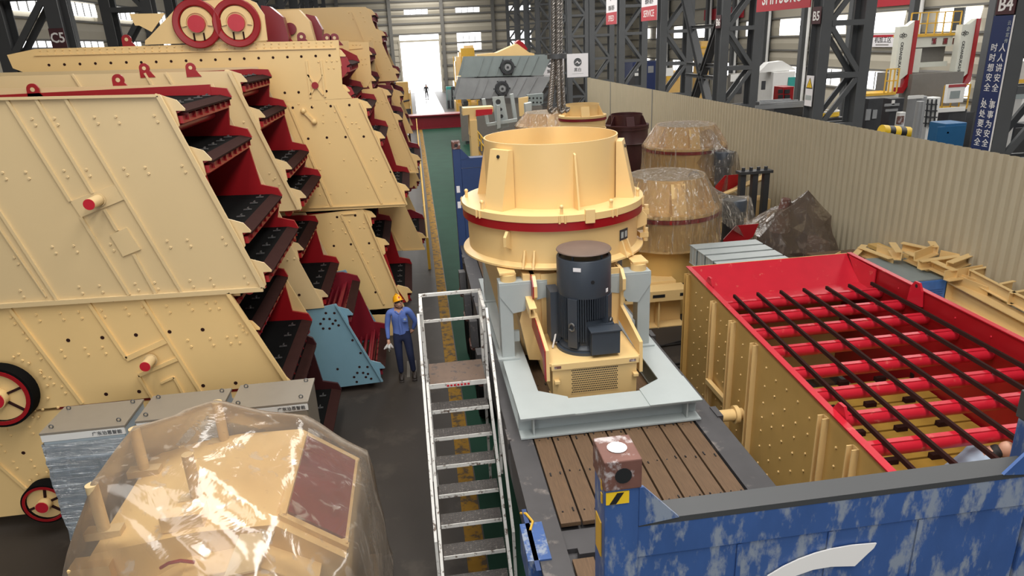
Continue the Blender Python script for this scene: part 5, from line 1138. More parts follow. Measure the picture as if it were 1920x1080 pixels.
# ================================================================== stored shaft crushers wrapped in film
def stored_vsi(label, c, R, zt, zr, zb, band, body, filmm, motor_dir=None, base=None, wrapped=True, cat='crusher', group='stored shaft crushers'):
    t = thing('stored_shaft_crusher', (c[0], c[1], 0), label, cat, group)
    C = (c[0], c[1], 0); rc = R*0.70
    MB().lathe([(rc*0.9, 0.02), (R*0.84, 0.02), (R*0.84, zb)], C, 24).build('lower_body', OCHRE if body is CREAM else body, t, smooth=True)  # ochre for cream: shade under the drum and dusty film in the colour
    MB().lathe([(0, zr+0.34), (rc*0.97, zr+0.34)], C, 32).build('throat_shade_disc', BROWN, t)  # brown disc stands for the shaded inside of the open collar
    MB().lathe([(R*0.7, zb), (R*0.99, zb), (R*0.96, zb+0.04), (R*0.96, zr)], C, 64).build('drum', body, t, smooth=True)
    MB().lathe([(R*0.96, zr), (R*1.0, zr), (R*1.0, zr+0.09), (R*0.96, zr+0.09)], C, 64, True).build('red_band', band, t, smooth=True)
    MB().lathe([(rc*0.95, zr+0.18), (R, zr+0.18), (R, zr+0.10), (R*0.96, zr+0.09)], C, 64).build('lid', body, t, smooth=True)
    MB().lathe([(rc, zr+0.18), (rc, zt), (rc*0.98, zt), (rc*0.98, zr+0.3)], C, 64).build('feed_collar', body, t, smooth=True)
    for k in range(6):
        a = math.radians(-95+60*k); u = Vector((math.cos(a), math.sin(a), 0)); tt = Vector((-u.y, u.x, 0)); w = 0.16 if k % 2 == 0 else 0.012
        P = [Vector(C)+u*r+Vector((0, 0, z)) for r, z in ((rc, zr+0.18), (rc+(R-rc)*0.8, zr+0.18), (rc+0.05, zt-0.06), (rc, zt-0.06))]
        MB().slab([p-tt*w for p in P], tt*2*w).build('collar_rib', body, t)
    if wrapped:                                        # film drawn from the collar rim down over the drum, pleated
        m = MB(); n = 96; rows = [(0.002, zt-0.035), (rc*0.2, zt-0.03), (rc*0.8, zt+0.0), (rc*1.02, zt+0.012), (rc+(R-rc)*0.45, (zt+zr)/2+0.14), (R*1.03, zr+0.16), (R*1.02, zr-0.05), (R*1.01, (zr+zb)/2), (R*1.05, zb+0.05)]
        vs = []
        for j, (r, z) in enumerate(rows):
            for i in range(n):
                a = 2*math.pi*i/n; q = r+(0 if j < 4 else 0.016*math.sin(i*2.3+j)*(1+j*0.15)+0.018*math.sin(i*0.9))
                vs.append((C[0]+q*math.cos(a), C[1]+q*math.sin(a), z+(0.04*math.sin(i*0.7) if j == len(rows)-1 else 0)))
        m.add(vs, [(j*n+i, j*n+(i+1) % n, (j+1)*n+(i+1) % n, (j+1)*n+i) for j in range(len(rows)-1) for i in range(n)])
        m.build('film_wrap', filmm, t, smooth=True)
    if motor_dir is not None:
        mc = Vector(C)+Vector(motor_dir)
        MB().lathe([(0.0, zr+0.1), (0.28, zr+0.08), (0.30, zr+0.05), (0.30, zr-0.35), (0.26, zr-0.37), (0.26, zb-0.5), (0, zb-0.5)], mc, 32).build('motor', MOTOR, t, smooth=True)
        MB().box(mc.x-0.5, mc.x+0.5, mc.y-0.45, mc.y+0.45, zb-0.62, zb-0.5).build('motor_table', body, t)
        MB().box(mc.x-0.42, mc.x+0.42, mc.y-0.36, mc.y+0.36, 0, zb-0.62).build('motor_stand', body, t)
        MB().slab([mc+Vector((-0.45, -0.5, zb-0.5)), mc+Vector((0.3, -0.5, zb-0.1)), mc+Vector((0.42, -0.5, zb+0.22)), mc+Vector((-0.15, -0.5, zb+0.22)), mc+Vector((-0.45, -0.5, zb-0.1))], (0, 0.03, 0)).build('red_cheek', RED, t)
        # film tent from the collar to the motor
        a = Vector(C)+Vector((0, 0, zt)); n = 28; m = MB(); d = Vector(motor_dir).normalized(); sd = Vector((-d.y, d.x, 0)); vs = []
        K = 14
        for j in range(K+1):
            f_ = j/K; L0 = Vector(motor_dir).length+0.42; base_ = Vector(C)+d*(rc*0.9+(L0-rc*0.9)*f_)
            ztop = zt*(1-f_)+(zr+0.12)*f_-0.22*math.sin(math.pi*f_); wd = rc*0.7*(1-f_)+0.40*f_; zlo = zr*(1-f_)+(zb-0.4)*f_
            for i in range(n+1):
                g = -1+2*i/n; zz = ztop-(ztop-zlo)*abs(g)**2.2+0.012*math.sin(i*2.1+j*0.8); vs.append(base_+sd*wd*g*(1+0.1*abs(g))+Vector((0, 0, zz)))
        m.add(vs, [(j*(n+1)+i, j*(n+1)+i+1, (j+1)*(n+1)+i+1, (j+1)*(n+1)+i) for j in range(K) for i in range(n)])
        e = K*(n+1); m.add([vs[e+i] for i in range(n+1)]+[vs[e+i]-Vector((0, 0, 0.0)) + Vector((0, 0, 0)) for i in range(0)], [list(range(n+1))])
        m.build('film_tent', filmm, t, smooth=True)
    return t
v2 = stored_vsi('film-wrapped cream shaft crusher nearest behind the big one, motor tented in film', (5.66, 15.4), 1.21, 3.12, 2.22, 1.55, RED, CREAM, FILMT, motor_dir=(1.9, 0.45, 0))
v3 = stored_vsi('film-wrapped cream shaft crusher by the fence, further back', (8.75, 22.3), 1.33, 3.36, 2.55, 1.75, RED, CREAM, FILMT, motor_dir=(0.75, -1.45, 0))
v4 = stored_vsi('dark maroon shaft crusher standing near the fence end', (8.6, 28.4), 0.92, 3.15, 2.55, 2.0, DKMAR, DKMAR, FILMT, wrapped=False)
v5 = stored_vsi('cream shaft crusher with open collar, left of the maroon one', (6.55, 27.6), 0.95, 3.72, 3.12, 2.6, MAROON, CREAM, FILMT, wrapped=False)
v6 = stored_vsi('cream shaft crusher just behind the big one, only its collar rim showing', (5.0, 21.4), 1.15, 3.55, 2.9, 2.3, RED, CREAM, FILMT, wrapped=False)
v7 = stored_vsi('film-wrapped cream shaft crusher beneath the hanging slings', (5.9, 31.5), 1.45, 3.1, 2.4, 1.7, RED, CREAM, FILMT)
# slotted base beams beside the first stored crusher
for k, (y, z, nm) in enumerate(((13.75, 0.0, 'front cream beam with slotted top, beside the black cables'), (14.2, 0.62, 'upper cream beam with slots lying behind the front beam'))):
    t = thing('slotted_beam', (4.9, y, z), nm, 'beam', 'slotted base beams')
    h = 0.9 if k == 0 else 0.34
    MB().sect((3.3, y+0.2, z+h/2), (5.6-0.12*k, y+0.2, z+h/2), C_SEC(0.36, h, 0.02)).build('channel', CREAM, t)
    MB().box(3.3, 5.6-0.12*k, y-0.06, y+0.02, z+h-0.24, z+h).build('top_chord', CREAM, t)
    for i in range(4): MB().box(3.55+i*0.62, 3.83+i*0.62, y-0.066, y-0.06, z+h-0.15, z+h-0.08).build('slot', INKK, t)
    if k == 0: MB().box(4.95, 4.98, y+0.0, y+0.2, z, z+h-0.24).build('stiffener', CREAM, t)
# cables on the floor
for k in range(4):
    pts = [(3.3+0.3*i, 12.9-0.1*k+0.12*math.sin(i*0.9+k*1.7)-(0.9 if k > 1 else 0), 0.025+0.012*(k % 2)) for i in range(11)]
    tag(MB().path(pts, 0.022, 8).build('power_cable', CABLE, smooth=True), ['black cable closest to the cream beam', 'second black cable on the floor below the cream beam', 'third black cable, nearer the flat rack', 'black cable nearest the flat rack base'][k], 'cable', 'floor cables')

# ================================================================== grey beams, tarp heap, racks and boxes by the fence
gb = thing('grey_beam_stack', (6.9, 13.2, 0), 'stack of grey steel I-beams with ribbed ends behind the red screen', 'beams')
for k in range(4):
    y = 12.35+k*0.42
    for z in (1.68, 1.12, 0.56):
        if z < 1.6 and k in (1, 2): continue
        sh = 0.0 if z > 1.6 else 0.12
        b_ = MB().sect((5.62+sh, y, z), (7.12+sh, y, z), I_SEC(0.34, 0.40, 0.02)).build('beam', GREYB, gb)
        for x in (5.63, 5.80, 6.90, 7.08): MB().prism([(y-0.165, z-0.18), (y+0.165, z-0.18), (y+0.165, z+0.18), (y-0.165, z+0.18)], 'x', x+sh, x+sh+0.015).build('end_rib', GREYB, b_)
for x in (6.0, 6.85):
    for z0, z1 in ((1.32, 1.48), (0.76, 0.92), (0.0, 0.36)): MB().box(x-0.07, x+0.07, 12.15, 13.8, z0, z1).build('bearer', WOOD, gb)
def heap(name, label, cat, pts, m, seed=1, sub=5, amp=0.06):
    t = thing(name, (sum(p[0] for p in pts)/len(pts), sum(p[1] for p in pts)/len(pts), 0), label, cat)
    b = bmesh.new()
    for p in pts: b.verts.new(p)
    bmesh.ops.convex_hull(b, input=b.verts); bmesh.ops.triangulate(b, faces=b.faces)
    for f in [f for f in b.faces if all(v.co.z < 0.04 for v in f.verts)]: b.faces.remove(f)
    bmesh.ops.subdivide_edges(b, edges=b.edges[:], cuts=sub, use_grid_fill=True); bmesh.ops.triangulate(b, faces=b.faces)
    off_ = worldpos(t); cen = off_+Vector((0, 0, 0.5))
    for v in b.verts:
        n_ = v.co-cen; d_ = amp*(math.sin(v.co.x*6+seed)+math.sin(v.co.y*7+v.co.z*3+seed*2)+0.6*math.sin(v.co.z*11+v.co.x*9))*0.5
        v.co = v.co+n_.normalized()*d_-off_
        if v.co.z < 0.0: v.co.z = 0.0
    me = bpy.data.meshes.new('cover'); b.to_mesh(me); b.free(); me.materials.append(m)
    o = bpy.data.objects.new('cover', me); COL.objects.link(o); o.parent = t
    return t
hp_ = [aty(1515, 357, 17.6), aty(1558, 405, 17.4), aty(1425, 415, 17.6), (8.9, 17.1, 0.9), (8.9, 18.3, 0.9), (10.95, 17.0, 0.75), (11.1, 16.7, 0.1), (8.8, 16.8, 0.0), (8.8, 18.8, 0.0), (11.15, 18.6, 0.0), (11.15, 16.5, 0.0)]
hp0 = heap('film_covered_heap', 'heap of machine parts under dusty brown film against the fence', 'heap', [tuple(p) for p in hp_], FILMD, amp=0.09)
MB().box(9.1, 10.4, 17.2, 18.3, 0, 0.8).build('crate', BROWN, hp0); MB().tube((9.9, 17.8, 0.8), (9.95, 17.7, 1.75), 0.28, 16, 0.12).build('machine_part', RUST, hp0); MB().box(10.3, 11.0, 17.0, 17.8, 0, 0.6).build('crate', RUST, hp0)
bkf = thing('black_frame', (9.75, 19.3, 0), 'black steel stand with three uprights and four bolts on top', 'frame')
for dx in (-0.36, 0.02, 0.38): MB().box(9.75+dx-0.085, 9.75+dx+0.085, 19.2, 19.37, 0.1, 2.2).build('upright', MACHK, bkf)
MB().box(9.25, 10.27, 19.12, 19.45, 2.2, 2.28).build('top_bar', MACHK, bkf); MB().box(8.95, 10.6, 19.0, 19.6, 0, 0.12).build('base', MACHK, bkf)
for dx in (-0.34, -0.1, 0.13, 0.36): MB().tube((9.75+dx, 19.28, 2.28), (9.75+dx, 19.28, 2.38), 0.058, 6).build('bolt', MACHK, bkf)
pal = thing('slatted_frame', (9.3, 20.1, 0), 'cream slatted frame leaning behind the black stand', 'frame')
MB().box(8.25, 10.6, 19.75, 20.4, 0, 1.25).build('crate', CREAM, pal)
for k in range(6): MB().bar((8.45+0.1*k, 19.8+0.11*k, 1.29), (10.4+0.05*k, 19.8+0.11*k, 1.9), 0.06, 0.05).build('slat', CREAM, pal)
MB().bar((10.4, 19.78, 1.86), (10.6, 20.4, 1.92), 0.06, 0.06).build('end_slat', CREAM, pal); MB().box(8.1, 8.25, 19.7, 20.0, 0.6, 1.2).build('red_end', RED, pal)

bb = thing('blue_wrapped_crate', (10.0, 13.2, 0), 'long crate with grey lid and blue mesh end wrapped in film, beside the red screen', 'crate')
cq = [atz(1702, 531, 1.05), atz(1776, 523, 1.05), atz(1690, 481, 1.05), atz(1618, 486, 1.05)]
cq = [(p.x, p.y) for p in cq]
MB().prism(cq, 'z', 0.0, 1.03).build('box', BLUETARP, bb)
MB().prism([(x, y+(0.05 if i < 2 else 0)) for i, (x, y) in enumerate(cq)], 'z', 1.032, 1.06).build('lid', GREENGREY, bb)
u_ = (Vector((*cq[1], 0))-Vector((*cq[0], 0))); n_ = Vector((u_.y, -u_.x, 0)).normalized()
m = MB()
for i in range(26):
    for j in range(12):
        c = Vector((*cq[0], 0))+u_*(0.06+0.034*i+(0.017 if j % 2 else 0))+n_*0.004; c.z = 0.28+j*0.05; w = u_.normalized()*0.007
        m.slab([c-w-Vector((0, 0, 0.007)), c+w-Vector((0, 0, 0.007)), c+w+Vector((0, 0, 0.007)), c-w+Vector((0, 0, 0.007))], n_*0.003)
m.build('mesh_holes', SIGNB, bb, kind='stuff')

# loose cream steel sections on their stillage
stl = thing('stillage', (10.7, 13.4, 0), 'low timber and steel stillage under the loose cream sections', 'stillage')
for y in (11.6, 12.6, 13.6, 14.6, 15.4): MB().box(11.1, 11.4, y, y+0.12, 0.0, 0.86).build('bearer', WOOD, stl)
MB().box(9.3, 10.55, 14.75, 15.35, 0, 0.92).build('bearer', WOOD, stl)
for x in (11.15, 11.25, 11.35): MB().box(x-0.05, x+0.05, 11.4, 15.6, 0.86, 0.95).build('runner', OCHRE, stl)
def section(label, a, b, w, h, sec=C_SEC, t=0.02, m=CREAM, grp='loose cream steel sections', holes=False):
    o = MB().sect(a, b, sec(w, h, t)).build('steel_section', m); tag(o, label, 'steel section', grp)
    if holes:
        p, q, d, sd, u = MB().frame(a, b); mm = MB()
        for e in (0.06, 0.16):
            for f_ in (-0.05, 0.05):
                c = Vector(a)+d*e+u*f_-sd*(w/2); mm.tube(c-sd*0.004, c, 0.016, 8)
        mm.build('bolt_holes', BROWN, o, kind='stuff')
    return o
def pz(x, y, z): return tuple(atz(x, y, z))
spec = [((1545, 497), (1580, 480), 1.02, 'behind the red screen, leftmost of the pile'), ((1600, 487), (1620, 466), 1.02, 'short upright piece left of the pile'), ((1612, 470), (1670, 492), 1.06, 'sloping piece just right of the dark heap'), ((1640, 466), (1690, 485), 1.09, 'second sloping piece behind the blue crate'),
        ((1672, 462), (1684, 480), 1.26, 'steep short piece standing on the pile'), ((1690, 462), (1735, 472), 1.26, 'flat piece at the back of the pile'), ((1720, 482), (1755, 468), 1.35, 'bright piece crossing on top of the pile'), ((1745, 460), (1752, 470), 1.38, 'tiny end piece on top at the back'),
        ((1725, 497), (1800, 487), 1.20, 'lower piece facing the camera with bolt holes'), ((1760, 478), (1805, 488), 1.26, 'thin piece right of the crossing one'), ((1780, 500), (1820, 485), 1.29, 'open channel at the right of the pile'), ((1700, 480), (1745, 500), 1.17, 'dark sided piece under the crossing one'),
        ((1775, 518), (1850, 506), 1.17, 'long piece at the front of the pile with bolt holes'), ((1745, 495), (1790, 515), 1.20, 'sloping piece joining the two holed ones')]
for k, (a, b, z, lab) in enumerate(spec):
    z += 0.05 if k > 4 else 0.0
    A, B = Vector(pz(*a, z)), Vector(pz(*b, z+(-0.02 if k % 2 else 0.03)))
    section('cream steel channel, '+lab, A, B, 0.15, 0.20, C_SEC if k % 3 else L_SEC, holes=k in (8, 12))
fr2 = thing('rectangular_weldment', (11.0, 11.5, 0), 'large cream rectangular frame of channels lying flat at the right edge', 'frame')
for a, b in (((1818, 516), (1945, 583)), ((1870, 507), (1950, 548)), ((1818, 516), (1869, 507)), ((1872, 543), (1900, 537)), ((1893, 560), (1935, 552))):
    MB().sect(pz(*a, 1.22), pz(*b, 1.22), C_SEC(0.07, 0.24, 0.015)).build('channel', CREAM, fr2)
MB().sect(pz(1792, 524, 1.04), pz(1856, 549, 1.04), C_SEC(0.30, 0.12, 0.015), (1, 0, 0.2)).build('loose_channel', CREAM, fr2)
lb = thing('long_beam', (10.2, 11.0, 0), 'long deep cream beams lying along the right edge of the red screen', 'beam')
for k in range(2):
    zz = (0.78, 0.36)[k]; a, b = Vector(pz((1787, 1778)[k], (545, 580)[k], zz)), Vector(pz(1945, (630, 690)[k], zz))
    b_ = MB().sect(a, b, I_SEC(0.30, 0.40, 0.02)).build('beam', (CREAM, OCHRE)[k], lb)
    d = (b-a).normalized(); s_ = Vector((-d.y, d.x, 0))
    MB().slab([a-s_*0.15-Vector((0, 0, 0.20)), a+s_*0.15-Vector((0, 0, 0.20)), a+s_*0.15+Vector((0, 0, 0.20)), a-s_*0.15+Vector((0, 0, 0.20))], d*-0.012).build('end_plate', CREAM, b_)
for y in (10.2, 12.2): MB().box(9.2, 11.0, y, y+0.14, 0, 0.14).build('bearer', WOOD, lb)
# ================================================================== background of the crane bay
def grey_screen(label, Y, pts, hub, mt, hubs2=()):
    P = xz(Y, pts); t = thing('grey_screen', (sum(p[0] for p in P)/len(P), Y+1, min(p[1] for p in P)), label, 'screen', 'grey screens in the background')
    pl = MB().prism(P, 'y', Y, Y+0.05).build('near_side_plate', mt, t); MB().prism(P, 'y', Y+2.4, Y+2.45).build('far_side_plate', mt, t)
    inn = [(x*0.97+0.03*P[0][0], z) for x, z in P]
    zlo = min(p[1] for p in P)+0.05; zhi = max(p[1] for p in P)-0.15
    MB().box(min(p[0] for p in P)+1.0, max(p[0] for p in P)-1.0, Y+0.06, Y+2.38, zlo, zhi).build('inner_body', MACHK, t)
    c = aty(*hub, Y); C = (c.x, Y-0.12, c.z)
    MB().lathe([(0.30, -0.10), (0.42, -0.10), (0.46, 0.1), (0.30, 0.1)], C, 28, True, 'y').build('hub_ring', MACHK, pl, smooth=True)
    MB().tube((c.x, Y-0.28, c.z), (c.x, Y, c.z), 0.2, 20).build('hub', ZINC, pl, smooth=True); MB().tube((c.x, Y-0.30, c.z), (c.x, Y-0.28, c.z), 0.08, 16).build('shaft_end', MACHK, pl)
    for k in range(6):
        a = k*math.pi/3; MB().box(c.x+0.5*math.cos(a)-0.04, c.x+0.5*math.cos(a)+0.04, Y-0.06, Y, c.z+0.5*math.sin(a)-0.04, c.z+0.5*math.sin(a)+0.04).build('ring_bolt', MACHK, pl)
    x0, x1 = min(p[0] for p in P), max(p[0] for p in P); zt = max(p[1] for p in P); zb = min(p[1] for p in P); sh = P[-1][0]-P[0][0]
    for f in (0.2, 0.3, 0.42, 0.62, 0.72, 0.84):
        a, b = Vector((P[0][0]+(P[1][0]-P[0][0])*f, Y-0.03, P[0][1]+(P[1][1]-P[0][1])*f-0.03)), Vector((P[3][0]+(P[2][0]-P[3][0])*f, Y-0.03, P[3][1]+(P[2][1]-P[3][1])*f+0.03))
        MB().bar(a, b, 0.05, 0.06, (b-a).cross(Vector((0, 1, 0)))).build('rib', mt, pl)
    return t
grey_screen('upper grey primed screen of the pair beside the far aisle', 45.0, [(874,107),(1035,103),(1018,141),(864,145)], (951,126), GREENGREY)
grey_screen('lower zinc stained grey screen of the pair beside the far aisle', 45.03, [(864,147),(1034,143),(1012,182),(853,187)], (941,166), ZINC)
t = thing('support_trestle', (5.2, 46.0, 0), 'dark trestle carrying the pair of grey screens', 'trestle')
for x in (3.2, 5.2, 7.2):
    MB().box(x-0.15, x+0.15, 45.2, 47.3, 2.45, 2.70).build('bearer', MACHK, t)
    for y in (45.3, 47.0): MB().box(x-0.12, x+0.12, y, y+0.24, 0, 2.45).build('leg', MACHK, t)
MB().box(2.8, 7.8, 45.25, 45.4, 0.2, 2.4).build('skirt', MACHG, t)
hp1 = thing('cream_hopper', (6.0, 46.5, 5.3), 'cream tapered hopper with a red hood lying on the grey screens', 'hopper')
MB().prism(xz(46.0, [(893,102),(930,99),(968,82),(990,98),(1000,100),(1000,104),(893,105)]), 'y', 45.6, 47.0).build('body', CREAM, hp1); MB().prism(xz(46.0, [(966,80),(972,75),(980,80),(988,92),(983,96),(975,92)]), 'y', 45.7, 46.6).build('hood', RED, hp1)
# grey weldments on a cream base
gw = thing('grey_weldment', (5.0, 33.0, 0), 'grey welded bracket frame with round holes standing behind the crusher', 'frame')
def gpx(pts, nm, Y, th, m=GREYB): return MB().prism(xz(Y, pts), 'y', Y, Y+th).build(nm, m, gw)
pl = gpx([(923,182),(945,180),(955,237),(931,245)], 'hole_plate', 33.0, 0.08)
for cx, cy, r in ((934,191,.12),(939,205,.07),(940,218,.09)): c = aty(cx, cy, 33.0); MB().lathe([(0, 0), (r, 0)], (c.x, 32.99, c.z), 18, axis='y').build('hole', MACHK, pl)
gpx([(904,186),(910,185),(918,232),(912,234)], 'upright', 32.8, 0.3); gpx([(957,177),(963,176),(970,222),(964,225)], 'upright', 33.4, 0.3); gpx([(932,198),(938,197),(939,240),(932,242)], 'rib', 32.6, 0.4)
gpx([(912,232),(970,222),(970,228),(914,237)], 'cross_rail', 32.7, 0.2); gpx([(985,195),(997,192),(997,235),(988,240)], 'upright', 32.6, 0.5)
MB().box(3.4, 6.4, 32.4, 34.6, 0, 1.75).build('base', MACHG, gw)
cb = thing('cream_box_beam', (3.9, 31.5, 0), 'cream box beam standing at the right edge of the green lane', 'beam')
MB().prism(xz(31.0, [(868,203),(925,200),(925,210),(893,213),(894,252),(881,255),(880,215),(868,217)]), 'y', 31.0, 31.8).build('bracket', CREAM, cb); MB().box(aty(881,230,31).x, aty(894,230,31).x, 30.9, 31.9, 0, aty(887,225,31).z).build('post', CREAM, cb); MB().prism(xz(31.0, [(892,206),(923,204),(923,214),(892,218)]), 'y', 30.95, 31.0).build('orange_panel', REDB, cb)
db = thing('drilled_plate', (6.6, 36.0, 0), 'grey green plate drilled with rows of holes behind the grey weldment', 'plate')
MB().prism(xz(36.0, [(988,178),(1019,175),(1018,195),(990,200)]), 'y', 36.0, 36.3).build('plate', GREENGREY, db); MB().box(aty(990,200,36).x, aty(1017,200,36).x, 36.0, 37.0, 0, aty(1000,199,36).z).build('stand', MACHG, db); MB().prism(xz(35.8, [(972,184),(990,181),(988,215),(974,218)]), 'y', 35.7, 35.9).build('cream_bracket', CREAM, db)
m = MB()
for i in range(4):
    for j in range(2): c = aty(993+i*7, 184+j*8, 36.0); m.lathe([(0, 0), (0.05, 0)], (c.x, 35.99, c.z), 8, axis='y')
m.build('holes', INKK, db, kind='stuff')
# clutter either side of the far lane
rr = random.Random(21)
def clutter(name, label, cat, x0, x1, y0, y1, h, mats, n, seed):
    t = thing(name, ((x0+x1)/2, (y0+y1)/2, 0), label, cat); r = random.Random(seed); z = 0.0
    MB().box(x0, x1, y0, y1, 0, h*0.35).build('base', mats[0], t)
    for k in range(n):
        w, d, hh = r.uniform(0.25, 0.6)*(x1-x0), r.uniform(0.3, 0.7)*(y1-y0), r.uniform(0.3, 0.65)*h
        x, y = r.uniform(x0, x1-w), r.uniform(y0, y1-d)
        MB().box(x, x+w, y, y+d, h*0.35, h*0.35+hh).build('housing', mats[k % len(mats)], t)
        if k % 2: MB().tube((x, y-0.05, h*0.5), (x+w, y-0.05, h*0.5+0.2), 0.06, 8).build('pipe', mats[(k+1) % len(mats)], t)
    for k in range(4): MB().box(x0+(x1-x0)*k/3-0.05, x0+(x1-x0)*k/3+0.05, y0-0.1, y0, 0, h*0.8).build('post', mats[-1], t)
    return t
clutter('half_built_machine', 'dark grey half-built machine left of the bright far floor', 'machine', -2.3, -0.3, 60, 63, 3.4, [MACHK, GREENGREY, MACHK, OCHRE], 8, 1)
clutter('half_built_machine', 'dark machine parts further along the left of the far floor', 'machine', -2.6, -0.4, 68, 72, 2.4, [GREENGREY, MACHK, OCHRE], 6, 2)
clutter('half_built_machine', 'yellow and dark machine right of the bright far floor', 'machine', 3.6, 5.4, 62, 66, 3.6, [OCHRE, MACHK, CREAM, YEL], 9, 3)
clutter('half_built_machine', 'tall yellow platform machine before the far wall', 'machine', 4.6, 7.2, 80, 84, 6.0, [CREAM, MACHK, CREAMW, YEL], 9, 4)
clutter('half_built_machine', 'small dark machine beside the yellow one', 'machine', 3.2, 4.3, 72, 74, 2.2, [MACHK, TEAL, GREENGREY], 5, 5)
clutter('half_built_machine', 'dark machine parts by the red transverse beam', 'machine', -2.4, -0.5, 47, 51, 1.7, [MACHK, GREENGREY, BROWN], 6, 6)

# ================================================================== machining bay behind the fence
def P3(x, y, Y): return aty(x, y, Y)
gm = thing('gantry_mill', (25.5, 34, 0), 'big off-white gantry milling machine with red edged columns and yellow walkway', 'machine')
YG = 33.0
def col_px(fx0, fx1, y0, y1, nm):
    # front column: pale face, bevelled pale flank and red edge
    a, b = P3(fx0, y0+12, YG), P3(fx1, y1, YG); x0 = a.x; zt, zb = P3(fx0, y0, YG).z, b.z
    w = P3(fx0+16, y0, YG).x-x0
    o = MB().box(x0, x0+w, YG, YG+0.4, 0, zt).build(nm, MACHW, gm)
    MB().prism([(x0+w, zb+0.3), (x0+w+0.35, zb+0.55), (x0+w+0.35, zt+0.25), (x0+w, zt)], 'y', YG+0.05, YG+0.4).build('flank', MACHW, o)
    MB().prism([(x0+w*0.2, zb-0.05), (x0+w+0.1, zb-0.05), (x0+w+0.36, zb+0.5), (x0+w+0.36, zt+0.25), (x0+w+0.55, zt+0.25), (x0+w+0.55, zb+0.2), (x0+w+0.2, zb-0.35), (x0+w*0.2, zb-0.35)], 'y', YG-0.02, YG+0.4).build('red_edge', RED, o)
    text('CKDANSUKA2/50', INKK, o, (x0+w*0.5, YG-0.008, (zt+zb)/2-0.1), (0.0, 0, -1), (1, 0, 0), 0.20, bold=True)
    cx, cz = x0+w*0.5, zt-0.42
    for s in (-1, 1):
        ring = [(cx+s*0.10+0.09*math.cos(q), YG-0.01, cz+0.07*math.sin(q)) for q in [math.pi*i/4 for i in range(9)]]; MB().path(ring, 0.014, 4).build('emblem', INKK, o)
    MB().path([(cx, YG-0.01, cz+0.13), (cx+0.09, YG-0.01, cz), (cx, YG-0.01, cz-0.13), (cx-0.09, YG-0.01, cz), (cx, YG-0.01, cz+0.13)], 0.014, 4).build('emblem', INKK, o)
    return x0, w, zt, zb
xA, wA, ztA, zbA = col_px(1687, 1712, 50, 160, 'left_column'); xB_, wB_, ztB, zbB = col_px(1803, 1836, 46, 158, 'right_column')
ca, cbx = xA+wA+0.6, xB_-0.02
zb1, zb2 = P3(1760, 88, YG).z, P3(1760, 68, YG).z
MB().box(ca, cbx, YG+0.5, YG+1.4, zb1, zb2).build('cross_beam', MACHW, gm)
for x in (1747, 1768, 1786):
    c = P3(x+4, 77, YG+0.5); o = MB().box(c.x-0.12, c.x+0.12, YG+0.47, YG+0.5, c.z-0.15, c.z+0.15).build('red_tile', RUST, gm); MB().box(c.x-0.07, c.x+0.07, YG+0.465, YG+0.47, c.z-0.1, c.z+0.1).build('tile_print', MAROON, o)
MB().box(ca, cbx, YG+0.9, YG+1.3, P3(1760,118,YG).z, zb1).build('ram_panel', MACHG, gm)
MB().box(ca-0.3, cbx, YG+0.6, YG+1.1, P3(1760,126,YG).z, P3(1760,117,YG).z).build('cross_rail', MACHW, gm)
MB().box(ca+0.3, ca+0.7, YG+0.5, YG+1.0, P3(1760,135,YG).z, P3(1760,90,YG).z).build('tool_head', MACHW, gm)
MB().box(ca-0.2, cbx+0.3, YG-0.3, YG+2.5, 1.8, P3(1760,136,YG).z).build('splash_guard', MACHG, gm)
MB().box(ca-1.2, cbx+1.0, YG-0.6, YG+3.0, 0, 1.8).build('bed', MACHK, gm)
def railing(t, x0, x1, y, z, n, h=0.9, m=YEL):
    for k in range(n+1): MB().box(x0+(x1-x0)*k/n-0.025, x0+(x1-x0)*k/n+0.025, y-0.025, y+0.025, z, z+h).build('rail_post', m, t)
    for zz in (h*0.5, h): MB().box(x0, x1, y-0.02, y+0.02, z+zz-0.025, z+zz+0.025).build('rail', m, t)
MB().box(ca-0.2, cbx+0.3, YG+0.4, YG+1.6, zb2, zb2+0.12).build('walkway', YEL, gm); railing(gm, ca-0.2, cbx+0.2, YG+0.4, zb2+0.12, 6, 1.0)
for a, b, Y, zz in ((1622, 1680, 32.5, 176), (1765, 1812, 31.5, 205)):
    p0, p1 = P3(a, zz, Y), P3(b, zz, Y); MB().box(p0.x, p1.x, Y, Y+1.2, p0.z-0.12, p0.z).build('side_platform', YEL, gm); railing(gm, p0.x+(p1.x-p0.x)*(0.0 if a > 1700 else 0.6), p1.x, Y, p0.z, 3, 1.1)
    MB().box(p0.x, p1.x, Y+0.1, Y+1.2, 0, p0.z-0.12).build('platform_base', MACHW, gm)
pc = P3(1790, 172, 31.2); MB().box(pc.x-0.45, pc.x+0.45, 31.1, 31.3, pc.z-0.5, pc.z+0.35).build('control_panel', WHITE, gm); MB().box(pc.x-0.3, pc.x+0.2, 31.08, 31.1, pc.z-0.3, pc.z+0.05).build('control_screen', GREENGREY, gm); MB().box(pc.x-0.45, pc.x+0.45, 31.08, 31.1, pc.z+0.22, pc.z+0.35).build('panel_stripe', RED, gm)

